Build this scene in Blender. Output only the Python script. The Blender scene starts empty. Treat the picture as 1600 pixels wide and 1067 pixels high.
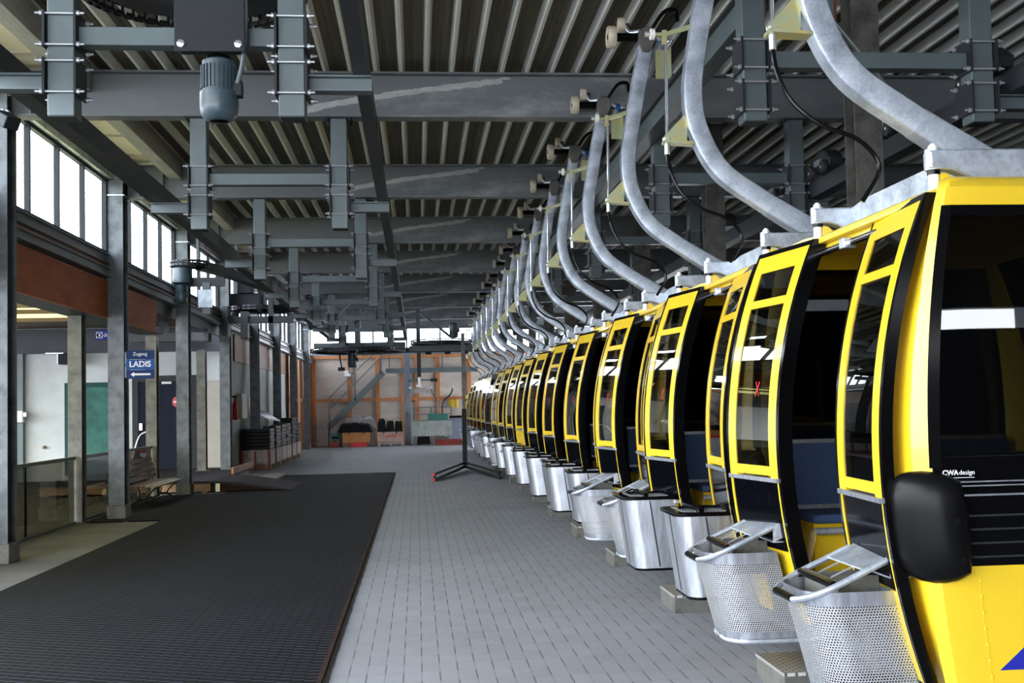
import bpy, bmesh, math, random
from mathutils import Vector, Matrix
random.seed(7)
S = bpy.context.scene
COL = S.collection
PI = math.pi
ORG = {}

# ------------------------------------------------------------------ materials
def newmat(name):
    m = bpy.data.materials.new(name); m.use_nodes = True
    nt = m.node_tree; nt.nodes.clear()
    out = nt.nodes.new('ShaderNodeOutputMaterial')
    return m, nt, out
def nd(nt, t, **k):
    n = nt.nodes.new(t)
    for a, v in k.items(): setattr(n, a, v)
    return n
def lk(nt, a, b): nt.links.new(a, b)
def pm(name, c, rough=.5, metal=0., var=.0, vs=4., c2=None, bump=0., bs=60., coat=0., stretch=None, spec=.5, detail=4., rand=0., lo=.35, hi=.65):
    """principled material whose colour wanders between c and c2 with noise in object space"""
    m, nt, out = newmat(name)
    p = nd(nt, 'ShaderNodeBsdfPrincipled')
    p.inputs['Roughness'].default_value = rough; p.inputs['Metallic'].default_value = metal
    p.inputs['Coat Weight'].default_value = coat; p.inputs['Specular IOR Level'].default_value = spec
    p.inputs['Base Color'].default_value = (*c, 1)
    lk(nt, p.outputs[0], out.inputs[0])
    tc = nd(nt, 'ShaderNodeTexCoord'); vec = tc.outputs['Object']
    if stretch:
        mp = nd(nt, 'ShaderNodeMapping'); mp.inputs['Scale'].default_value = stretch
        lk(nt, vec, mp.inputs[0]); vec = mp.outputs[0]
    if c2 is None and var: c2 = tuple(x*(1-var) for x in c)
    if c2 is not None:
        n = nd(nt, 'ShaderNodeTexNoise'); n.inputs['Scale'].default_value = vs; n.inputs['Detail'].default_value = detail
        n.inputs['Roughness'].default_value = .65
        lk(nt, vec, n.inputs['Vector'])
        r = nd(nt, 'ShaderNodeMapRange'); r.inputs['From Min'].default_value = lo; r.inputs['From Max'].default_value = hi
        lk(nt, n.outputs['Fac'], r.inputs['Value'])
        mx = nd(nt, 'ShaderNodeMix', data_type='RGBA'); mx.inputs['A'].default_value = (*c, 1); mx.inputs['B'].default_value = (*c2, 1)
        lk(nt, r.outputs[0], mx.inputs['Factor']); lk(nt, mx.outputs['Result'], p.inputs['Base Color'])
    if bump:
        n = nd(nt, 'ShaderNodeTexNoise'); n.inputs['Scale'].default_value = bs; n.inputs['Detail'].default_value = 3
        lk(nt, vec, n.inputs['Vector'])
        b = nd(nt, 'ShaderNodeBump'); b.inputs['Strength'].default_value = bump; b.inputs['Distance'].default_value = .01
        lk(nt, n.outputs['Fac'], b.inputs['Height']); lk(nt, b.outputs[0], p.inputs['Normal'])
    return m
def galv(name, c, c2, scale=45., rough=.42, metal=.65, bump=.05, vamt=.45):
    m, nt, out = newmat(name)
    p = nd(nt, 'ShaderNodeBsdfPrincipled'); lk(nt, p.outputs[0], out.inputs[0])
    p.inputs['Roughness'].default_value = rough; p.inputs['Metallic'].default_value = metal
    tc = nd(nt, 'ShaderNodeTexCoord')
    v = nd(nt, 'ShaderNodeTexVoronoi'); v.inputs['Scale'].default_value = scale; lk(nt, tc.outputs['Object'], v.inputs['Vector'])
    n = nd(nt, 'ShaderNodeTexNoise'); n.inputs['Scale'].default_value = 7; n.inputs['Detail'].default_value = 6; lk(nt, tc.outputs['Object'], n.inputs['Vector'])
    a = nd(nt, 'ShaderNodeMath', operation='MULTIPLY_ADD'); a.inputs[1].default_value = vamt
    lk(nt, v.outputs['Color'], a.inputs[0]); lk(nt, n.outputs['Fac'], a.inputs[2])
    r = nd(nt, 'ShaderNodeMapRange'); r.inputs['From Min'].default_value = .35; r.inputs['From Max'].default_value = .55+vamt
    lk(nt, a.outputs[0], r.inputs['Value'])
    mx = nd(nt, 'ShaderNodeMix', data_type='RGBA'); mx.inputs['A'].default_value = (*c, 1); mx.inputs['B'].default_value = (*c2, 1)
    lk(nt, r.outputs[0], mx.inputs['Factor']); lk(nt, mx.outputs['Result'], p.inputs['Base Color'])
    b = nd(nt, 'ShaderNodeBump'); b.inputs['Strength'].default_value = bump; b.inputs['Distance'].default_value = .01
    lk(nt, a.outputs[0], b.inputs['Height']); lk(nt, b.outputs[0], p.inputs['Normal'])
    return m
def glass(name, tint, refl=.06, rough=.01):
    m, nt, out = newmat(name)
    t = nd(nt, 'ShaderNodeBsdfTransparent'); t.inputs[0].default_value = (*tint, 1)
    g = nd(nt, 'ShaderNodeBsdfGlossy'); g.inputs['Roughness'].default_value = rough; g.inputs['Color'].default_value = (1, 1, 1, 1)
    lw = nd(nt, 'ShaderNodeLayerWeight'); lw.inputs['Blend'].default_value = .5
    pw = nd(nt, 'ShaderNodeMath', operation='POWER'); pw.inputs[1].default_value = 5; lk(nt, lw.outputs['Facing'], pw.inputs[0])
    ad = nd(nt, 'ShaderNodeMath', operation='MULTIPLY_ADD'); ad.inputs[1].default_value = .9; ad.inputs[2].default_value = .02+refl; ad.use_clamp = True
    lk(nt, pw.outputs[0], ad.inputs[0])
    mx = nd(nt, 'ShaderNodeMixShader'); lk(nt, ad.outputs[0], mx.inputs[0]); lk(nt, t.outputs[0], mx.inputs[1]); lk(nt, g.outputs[0], mx.inputs[2])
    lk(nt, mx.outputs[0], out.inputs[0])
    return m
def brickmat(name, swap, bw, rh, mortar, c1, c2, cm, rough, bump, zig=0., nvar=.25, dirt=True, spec=.5, ms=.1):
    m, nt, out = newmat(name)
    p = nd(nt, 'ShaderNodeBsdfPrincipled'); p.inputs['Roughness'].default_value = rough; lk(nt, p.outputs[0], out.inputs[0])
    p.inputs['Specular IOR Level'].default_value = spec
    tc = nd(nt, 'ShaderNodeTexCoord'); sp = nd(nt, 'ShaderNodeSeparateXYZ'); lk(nt, tc.outputs['Object'], sp.inputs[0])
    cb = nd(nt, 'ShaderNodeCombineXYZ')
    U, V = (sp.outputs[1], sp.outputs[0]) if swap else (sp.outputs[0], sp.outputs[1])
    lk(nt, U, cb.inputs[0])
    if zig:
        pp = nd(nt, 'ShaderNodeMath', operation='PINGPONG'); pp.inputs[1].default_value = .0167; lk(nt, U, pp.inputs[0])
        ma = nd(nt, 'ShaderNodeMath', operation='MULTIPLY_ADD'); ma.inputs[1].default_value = zig; lk(nt, pp.outputs[0], ma.inputs[0]); lk(nt, V, ma.inputs[2])
        lk(nt, ma.outputs[0], cb.inputs[1])
    else: lk(nt, V, cb.inputs[1])
    b = nd(nt, 'ShaderNodeTexBrick'); b.inputs['Scale'].default_value = 1; b.inputs['Brick Width'].default_value = bw; b.inputs['Row Height'].default_value = rh
    b.inputs['Mortar Size'].default_value = mortar; b.inputs['Mortar Smooth'].default_value = ms; b.inputs['Bias'].default_value = 0
    b.inputs['Color1'].default_value = (*c1, 1); b.inputs['Color2'].default_value = (*c2, 1); b.inputs['Mortar'].default_value = (*cm, 1)
    lk(nt, cb.outputs[0], b.inputs['Vector'])
    col = b.outputs['Color']
    if dirt:
        n = nd(nt, 'ShaderNodeTexNoise'); n.inputs['Scale'].default_value = .9; n.inputs['Detail'].default_value = 8; n.inputs['Roughness'].default_value = .7
        lk(nt, tc.outputs['Object'], n.inputs['Vector'])
        r = nd(nt, 'ShaderNodeMapRange'); r.inputs['From Min'].default_value = .3; r.inputs['From Max'].default_value = .7
        r.inputs['To Min'].default_value = 1 - nvar; r.inputs['To Max'].default_value = 1 + nvar*.4
        lk(nt, n.outputs['Fac'], r.inputs['Value'])
        mx = nd(nt, 'ShaderNodeMix', data_type='RGBA', blend_type='MULTIPLY'); mx.inputs['Factor'].default_value = 1
        lk(nt, col, mx.inputs['A']); lk(nt, r.outputs[0], mx.inputs['B']); col = mx.outputs['Result']
    lk(nt, col, p.inputs['Base Color'])
    iv = nd(nt, 'ShaderNodeMath', operation='SUBTRACT'); iv.inputs[0].default_value = 1; lk(nt, b.outputs['Fac'], iv.inputs[1])
    bp = nd(nt, 'ShaderNodeBump'); bp.inputs['Strength'].default_value = bump; bp.inputs['Distance'].default_value = .006
    lk(nt, iv.outputs[0], bp.inputs['Height']); lk(nt, bp.outputs[0], p.inputs['Normal'])
    return m
def pavermat(name, rh=.0925, bl=.2):
    """double-T pavers: long toothed joints down the hall, dashes staggered from row to row, faint cross joints"""
    m, nt, out = newmat(name)
    p = nd(nt, 'ShaderNodeBsdfPrincipled'); p.inputs['Roughness'].default_value = .7; p.inputs['Specular IOR Level'].default_value = .35; lk(nt, p.outputs[0], out.inputs[0])
    tc = nd(nt, 'ShaderNodeTexCoord'); sp = nd(nt, 'ShaderNodeSeparateXYZ'); lk(nt, tc.outputs['Object'], sp.inputs[0])
    def Mn(op, a, b=None):
        n = nd(nt, 'ShaderNodeMath', operation=op)
        for i, x in enumerate((a, b)):
            if x is None: continue
            if isinstance(x, (int, float)): n.inputs[i].default_value = x
            else: lk(nt, x, n.inputs[i])
        return n.outputs[0]
    U, V = sp.outputs[1], sp.outputs[0]
    zz = Mn('MULTIPLY', Mn('PINGPONG', U, .0167), .30)
    v = Mn('DIVIDE', Mn('ADD', V, zz), rh); row = Mn('FLOOR', v); fv = Mn('FRACT', v)
    st = Mn('MULTIPLY', Mn('MODULO', Mn('ADD', row, 400.), 2.), .5)
    u = Mn('ADD', Mn('DIVIDE', U, 2*bl), st); fu = Mn('FRACT', u)
    strong = Mn('LESS_THAN', fu, .5)
    lng = Mn('LESS_THAN', fv, .055)
    long_amt = Mn('MULTIPLY', lng, Mn('ADD', Mn('MULTIPLY', strong, .65), .30))
    cross = Mn('MULTIPLY', Mn('LESS_THAN', Mn('FRACT', Mn('MULTIPLY', u, 2.)), .022), .28)
    amt = Mn('MAXIMUM', long_amt, cross)
    wn = nd(nt, 'ShaderNodeTexWhiteNoise', noise_dimensions='2D'); cb = nd(nt, 'ShaderNodeCombineXYZ'); lk(nt, row, cb.inputs[0]); lk(nt, Mn('FLOOR', Mn('MULTIPLY', u, 2.)), cb.inputs[1]); lk(nt, cb.outputs[0], wn.inputs['Vector'])
    n = nd(nt, 'ShaderNodeTexNoise'); n.inputs['Scale'].default_value = .8; n.inputs['Detail'].default_value = 9; n.inputs['Roughness'].default_value = .72; lk(nt, tc.outputs['Object'], n.inputs['Vector'])
    g = nd(nt, 'ShaderNodeTexNoise'); g.inputs['Scale'].default_value = 90; g.inputs['Detail'].default_value = 2; lk(nt, tc.outputs['Object'], g.inputs['Vector'])
    val = Mn('ADD', Mn('ADD', Mn('MULTIPLY', wn.outputs['Value'], .08), Mn('MULTIPLY', n.outputs['Fac'], .75)), Mn('MULTIPLY', g.outputs['Fac'], .25))
    r = nd(nt, 'ShaderNodeMix', data_type='RGBA'); r.inputs['A'].default_value = (.13, .136, .150, 1); r.inputs['B'].default_value = (.33, .343, .374, 1); lk(nt, Mn('SUBTRACT', val, .10), r.inputs['Factor'])
    mx = nd(nt, 'ShaderNodeMix', data_type='RGBA'); mx.inputs['B'].default_value = (.022, .023, .028, 1); lk(nt, r.outputs['Result'], mx.inputs['A']); lk(nt, amt, mx.inputs['Factor'])
    lk(nt, mx.outputs['Result'], p.inputs['Base Color'])
    b = nd(nt, 'ShaderNodeBump'); b.inputs['Strength'].default_value = .5; b.inputs['Distance'].default_value = .006; lk(nt, Mn('SUBTRACT', 1., amt), b.inputs['Height']); lk(nt, b.outputs[0], p.inputs['Normal'])
    return m
def beammat(name):
    """zinc-grey beam with one long pale wiped streak and blotches, in the beam's own space"""
    m, nt, out = newmat(name)
    p = nd(nt, 'ShaderNodeBsdfPrincipled'); p.inputs['Roughness'].default_value = .5; p.inputs['Metallic'].default_value = .15; lk(nt, p.outputs[0], out.inputs[0])
    tc = nd(nt, 'ShaderNodeTexCoord'); sp = nd(nt, 'ShaderNodeSeparateXYZ'); lk(nt, tc.outputs['Object'], sp.inputs[0])
    def Mn(op, a, b=None, clamp=False):
        n = nd(nt, 'ShaderNodeMath', operation=op); n.use_clamp = clamp
        for i, x in enumerate((a, b)):
            if x is None: continue
            if isinstance(x, (int, float)): n.inputs[i].default_value = x
            else: lk(nt, x, n.inputs[i])
        return n.outputs[0]
    def noise(sc, det, stretch=(1, 1, 1)):
        mp = nd(nt, 'ShaderNodeMapping'); mp.inputs['Scale'].default_value = stretch; lk(nt, tc.outputs['Object'], mp.inputs[0])
        n = nd(nt, 'ShaderNodeTexNoise'); n.inputs['Scale'].default_value = sc; n.inputs['Detail'].default_value = det; n.inputs['Roughness'].default_value = .68; lk(nt, mp.outputs[0], n.inputs['Vector']); return n.outputs['Fac']
    x, z = sp.outputs[0], sp.outputs[2]; w = noise(5, 6, (1, 1, 2))
    t = Mn('DIVIDE', Mn('ADD', x, 1.1), 2.05)
    zc = Mn('ADD', Mn('MULTIPLY', Mn('POWER', Mn('MAXIMUM', t, .001), .75), .33), .06)
    d = Mn('ADD', Mn('ABSOLUTE', Mn('SUBTRACT', z, zc)), Mn('MULTIPLY', Mn('SUBTRACT', w, .5), .09))
    inr = Mn('MULTIPLY', Mn('GREATER_THAN', t, 0.), Mn('LESS_THAN', Mn('ADD', t, Mn('MULTIPLY', w, .3)), 1.15))
    st = Mn('MULTIPLY', Mn('MULTIPLY', Mn('LESS_THAN', d, .030), inr), Mn('ADD', noise(14, 4, (.4, 1, 2)), .15))
    below = Mn('MULTIPLY', Mn('MULTIPLY', Mn('LESS_THAN', z, zc), Mn('MULTIPLY', Mn('GREATER_THAN', t, .15), Mn('LESS_THAN', t, 1.6))), Mn('MULTIPLY', Mn('SUBTRACT', noise(2.6, 9, (.6, 1, 1.6)), .47), 3.2))
    bl = Mn('MULTIPLY', Mn('SUBTRACT', noise(1.3, 9, (.4, 1, 1.5)), .5), 1.6)
    amt = Mn('MAXIMUM', Mn('MAXIMUM', st, Mn('MULTIPLY', below, .55)), Mn('MULTIPLY', bl, .5), True)
    mx = nd(nt, 'ShaderNodeMix', data_type='RGBA'); mx.inputs['A'].default_value = (.122, .136, .148, 1); mx.inputs['B'].default_value = (.46, .48, .47, 1)
    lk(nt, amt, mx.inputs['Factor']); lk(nt, mx.outputs['Result'], p.inputs['Base Color'])
    return m
def matmat(name, px=.066, py=.072):
    """rubber mat with staggered raised ridges"""
    m, nt, out = newmat(name)
    p = nd(nt, 'ShaderNodeBsdfPrincipled'); p.inputs['Roughness'].default_value = .75; p.inputs['Specular IOR Level'].default_value = .05; lk(nt, p.outputs[0], out.inputs[0])
    tc = nd(nt, 'ShaderNodeTexCoord'); sp = nd(nt, 'ShaderNodeSeparateXYZ'); lk(nt, tc.outputs['Object'], sp.inputs[0])
    def Mn(op, a, b=None):
        n = nd(nt, 'ShaderNodeMath', operation=op)
        for i, x in enumerate((a, b)):
            if x is None: continue
            if isinstance(x, (int, float)): n.inputs[i].default_value = x
            else: lk(nt, x, n.inputs[i])
        return n.outputs[0]
    u = Mn('DIVIDE', sp.outputs[0], px); v = Mn('DIVIDE', sp.outputs[1], py)
    cell = Mn('FLOOR', u); fu = Mn('FRACT', u)
    vv = Mn('FRACT', Mn('ADD', Mn('ADD', v, Mn('MULTIPLY', cell, .43)), Mn('MULTIPLY', fu, .12)))
    tri = Mn('ABSOLUTE', Mn('SUBTRACT', vv, .5))
    h = nd(nt, 'ShaderNodeMapRange'); h.inputs['From Min'].default_value = .36; h.inputs['From Max'].default_value = .46; lk(nt, tri, h.inputs['Value'])
    edge = Mn('GREATER_THAN', Mn('ABSOLUTE', Mn('SUBTRACT', fu, .5)), .44)
    hh = Mn('MULTIPLY', h.outputs[0], Mn('SUBTRACT', 1.0, edge))
    n = nd(nt, 'ShaderNodeTexNoise'); n.inputs['Scale'].default_value = .6; n.inputs['Detail'].default_value = 7; lk(nt, tc.outputs['Object'], n.inputs['Vector'])
    amt = Mn('MULTIPLY', hh, Mn('ADD', n.outputs['Fac'], .35))
    mx = nd(nt, 'ShaderNodeMix', data_type='RGBA'); mx.inputs['A'].default_value = (.006, .006, .0078, 1); mx.inputs['B'].default_value = (.060, .062, .074, 1)  # ridge tops painted paler, standing for the light they catch
    lk(nt, amt, mx.inputs['Factor']); lk(nt, mx.outputs['Result'], p.inputs['Base Color'])
    b = nd(nt, 'ShaderNodeBump'); b.inputs['Strength'].default_value = .8; b.inputs['Distance'].default_value = .006; lk(nt, hh, b.inputs['Height']); lk(nt, b.outputs[0], p.inputs['Normal'])
    return m
def perforated(name, c, pitch=.0118, hole=.325):
    """sheet with hexagonal round holes, laid out on the mesh's own uv map (metres)"""
    m, nt, out = newmat(name)
    p = nd(nt, 'ShaderNodeBsdfPrincipled'); p.inputs['Metallic'].default_value = .7; p.inputs['Roughness'].default_value = .38; p.inputs['Base Color'].default_value = (*c, 1)
    tr = nd(nt, 'ShaderNodeBsdfTransparent')
    uv = nd(nt, 'ShaderNodeUVMap'); sp = nd(nt, 'ShaderNodeSeparateXYZ'); lk(nt, uv.outputs[0], sp.inputs[0])
    def M(op, a, b=None):
        n = nd(nt, 'ShaderNodeMath', operation=op)
        for i, x in enumerate((a, b)):
            if x is None: continue
            if isinstance(x, (int, float)): n.inputs[i].default_value = x
            else: lk(nt, x, n.inputs[i])
        return n.outputs[0]
    u = M('DIVIDE', sp.outputs[0], pitch); v = M('DIVIDE', sp.outputs[1], pitch*math.sqrt(3))
    def lat(ou):
        a = M('SUBTRACT', M('FRACT', M('ADD', u, ou)), .5); b = M('MULTIPLY', M('SUBTRACT', M('FRACT', M('ADD', v, ou)), .5), math.sqrt(3))
        return M('SQRT', M('ADD', M('MULTIPLY', a, a), M('MULTIPLY', b, b)))
    d = M('MINIMUM', lat(0.), lat(.5))
    h = M('LESS_THAN', d, hole)
    mx = nd(nt, 'ShaderNodeMixShader'); lk(nt, h, mx.inputs[0]); lk(nt, p.outputs[0], mx.inputs[1]); lk(nt, tr.outputs[0], mx.inputs[2])
    lk(nt, mx.outputs[0], out.inputs[0])
    return m
M = {}
M['yellow'] = pm('yellow_paint', (.74, .505, .020), .28, coat=.35, var=.05, vs=3)
M['yellow_edge'] = M['yellow']
M['black'] = pm('black_rubber', (.0025, .0025, .003), .14, var=.3, vs=8, spec=.14)
M['bumper'] = pm('bumper_rubber', (.0035, .0035, .004), .34, bump=.02, bs=160, spec=.14)
M['blackpanel'] = pm('black_panel', (.0012, .0014, .0026), .10, c2=(.010, .011, .016), vs=14, stretch=(1, 6, 1.5), lo=.58, hi=.8, spec=.04)
M['dark'] = pm('dark_interior', (.02, .02, .024), .6)
M['seatblue'] = pm('blue_seat', (.013, .036, .095), .8, c2=(.028, .06, .14), vs=160)
M['glass'] = glass('tinted_glass', (.26, .27, .28), .055)
M['clear'] = glass('clear_glass', (.93, .95, .96), .0)
M['barrier'] = glass('smoked_barrier_glass', (.40, .39, .34), .02)
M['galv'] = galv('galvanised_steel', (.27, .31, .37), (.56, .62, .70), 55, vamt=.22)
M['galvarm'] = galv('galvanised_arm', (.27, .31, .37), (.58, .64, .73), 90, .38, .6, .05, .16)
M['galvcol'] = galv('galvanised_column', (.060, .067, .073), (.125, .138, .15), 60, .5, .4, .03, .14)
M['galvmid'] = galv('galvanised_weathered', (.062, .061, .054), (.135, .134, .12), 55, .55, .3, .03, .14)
M['alu'] = pm('brushed_aluminium', (.60, .64, .72), .32, .85, var=.35, vs=10, stretch=(3, 3, .5), bump=.03, bs=50)
M['bright'] = pm('bright_zinc', (.78, .80, .85), .3, .8, var=.1)
M['chrome'] = pm('chromed_rod', (.75, .76, .78), .15, 1.)
M['perf'] = perforated('perforated_sheet', (.60, .62, .66))
M['zincyellow'] = pm('yellow_zinc', (.60, .52, .22), .35, .6, c2=(.42, .52, .36), vs=12)
M['cream'] = pm('cream_roller', (.62, .55, .43), .5, var=.2, vs=20)
M['white'] = pm('white_plastic', (.8, .8, .78), .4)
M['bluepl'] = pm('blue_plastic', (.01, .12, .45), .35)
M['steel'] = pm('slate_painted_steel', (.108, .140, .150), .42, var=.18, vs=2.5, metal=.15)
M['steeldk'] = pm('dark_painted_steel', (.020, .024, .029), .5, var=.2, vs=3, spec=.25)
M['rail'] = pm('track_paint', (.020, .025, .030), .5, var=.25, vs=2)
M['beam'] = beammat('roof_beam_zinc')
M['motor'] = pm('motor_paint', (.045, .075, .095), .35, var=.2, vs=6)
M['chain'] = pm('greasy_chain', (.02, .02, .024), .35, .6)
M['orange'] = pm('orange_red_pipe', (.42, .075, .03), .4, var=.2)
M['pan'] = pm('olive_shaded_pan', (.135, .120, .084), .6, c2=(.07, .062, .044), vs=9, stretch=(3.5, .06, 1), lo=.4, hi=.6)
M['rib'] = pm('pale_lit_rib', (.78, .80, .80), .55, var=.12, vs=3, stretch=(1, .2, 1))  # ribs and pans are one sheet; pale and dark colours paint its light
M['ply'] = pm('pale_plywood', (.84, .78, .65), .6, c2=(.74, .66, .52), vs=3, stretch=(1, 4, 1))
M['purlin'] = pm('grey_timber', (.36, .36, .36), .7, var=.3, vs=5, stretch=(2, .3, 2))
M['fascia'] = pm('red_brown_plywood', (.50, .155, .058), .6, spec=.12, c2=(.36, .10, .038), vs=2.2, stretch=(1, .6, 3))
M['fasciafar'] = pm('brown_plywood', (.30, .115, .04), .55, c2=(.20, .07, .025), vs=2, stretch=(1, .6, 3))
M['timber'] = pm('orange_timber', (.50, .21, .075), .55, c2=(.36, .13, .045), vs=4, stretch=(3, 3, .6))
M['board'] = pm('pale_shuttering_board', (.58, .52, .47), .7, c2=(.40, .35, .31), vs=1.3, stretch=(.6, 1, 2.2), detail=8)
M['render'] = pm('white_render', (.66, .71, .73), .8, c2=(.50, .54, .55), vs=.8, detail=8, bump=.05, bs=30)
M['concrete'] = pm('grey_concrete', (.125, .125, .130), .85, c2=(.08, .08, .083), vs=1.4, detail=9, bump=.1, bs=40)
M['asphalt'] = pm('outdoor_concrete', (.16, .155, .15), .9, c2=(.10, .098, .094), vs=1.2, detail=8)
M['greenframe'] = pm('green_door_frame', (.018, .075, .066), .6, spec=.2)
M['greendoor'] = pm('green_door', (.05, .185, .155), .6, spec=.25, c2=(.024, .10, .088), vs=3, detail=8)
M['navydoor'] = pm('navy_door', (.008, .012, .030), .5, var=.2, spec=.1)
M['bluegrey_dk'] = pm('blue_grey_beam', (.048, .054, .068), .5, var=.2, vs=2, spec=.3)
M['beige'] = pm('beige_door', (.52, .49, .44), .6, var=.08)
M['signnavy'] = pm('sign_navy', (.004, .026, .11), .5, spec=.15)
M['signblue'] = pm('sign_blue', (.008, .075, .28), .5, spec=.15)
M['signroyal'] = pm('sign_royal', (.01, .035, .36), .5, spec=.2)
M['signwhite'] = pm('sign_white', (.78, .79, .80), .5)
M['red'] = pm('red_paint', (.55, .02, .02), .4)
M['mat'] = matmat('ribbed_rubber_mat')
M['paver'] = pavermat('interlocking_pavers')
M['checker'] = brickmat('checker_plate', False, .05, .024, .007, (.50, .51, .52), (.46, .46, .46), (.10, .096, .085), .42, .8, 0, .25)
M['rampmat'] = pm('ramp_matting', (.045, .041, .050), .8, c2=(.03, .027, .033), vs=30, spec=.1)
M['slat'] = pm('bench_slat', (.17, .09, .06), .6, c2=(.10, .052, .036), vs=5, stretch=(6, .5, 6))
M['slatpale'] = pm('weathered_lit_slat', (.42, .38, .35), .65, c2=(.30, .26, .24), vs=5, stretch=(6, .5, 6))
M['iron'] = pm('black_iron', (.008, .008, .009), .5, spec=.2)
M['rust'] = pm('rusty_angle', (.030, .014, .009), .85, c2=(.012, .007, .006), vs=9, spec=.15)
M['crateW'] = pm('whitewashed_crate', (.46, .42, .40), .75, c2=(.28, .22, .2), vs=6, detail=8)
M['crateP'] = pm('pinkish_crate', (.48, .33, .28), .75, c2=(.3, .2, .18), vs=6, detail=8)
M['crateR'] = pm('red_crate', (.26, .03, .02), .6, var=.4, vs=5)
M['crateO'] = pm('ochre_crate', (.46, .20, .06), .6, c2=(.3, .12, .035), vs=5)
M['wood'] = pm('raw_wood', (.36, .22, .12), .7, c2=(.22, .13, .07), vs=6)
M['blackpl'] = pm('black_plastic', (.006, .006, .008), .4, var=.3, vs=18, spec=.12)
M['tarp'] = pm('grey_tarp', (.36, .35, .35), .55, c2=(.2, .19, .19), vs=5, detail=8)
M['greenpl'] = pm('green_plastic', (.02, .15, .11), .45)
M['tabletop'] = pm('worn_zinc_sheet', (.36, .39, .36), .5, .4, c2=(.22, .25, .24), vs=3, detail=8)
M['bluegrey'] = pm('blue_grey_panel', (.17, .20, .26), .5, var=.2, vs=2)
M['yellowlit'] = pm('yellow_soffit', (.80, .70, .30), .6)
M['brownsoffit'] = pm('brown_soffit', (.13, .085, .06), .7, var=.2, vs=3)
M['greyblue'] = pm('gutter_steel', (.23, .26, .30), .45, .35, var=.25, vs=2)
M['wallgrey'] = pm('dark_wall_sheet', (.045, .048, .055), .7, var=.2, vs=1)
M['emblem'] = pm('emblem_blue', (.012, .02, .30), .35)

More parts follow.
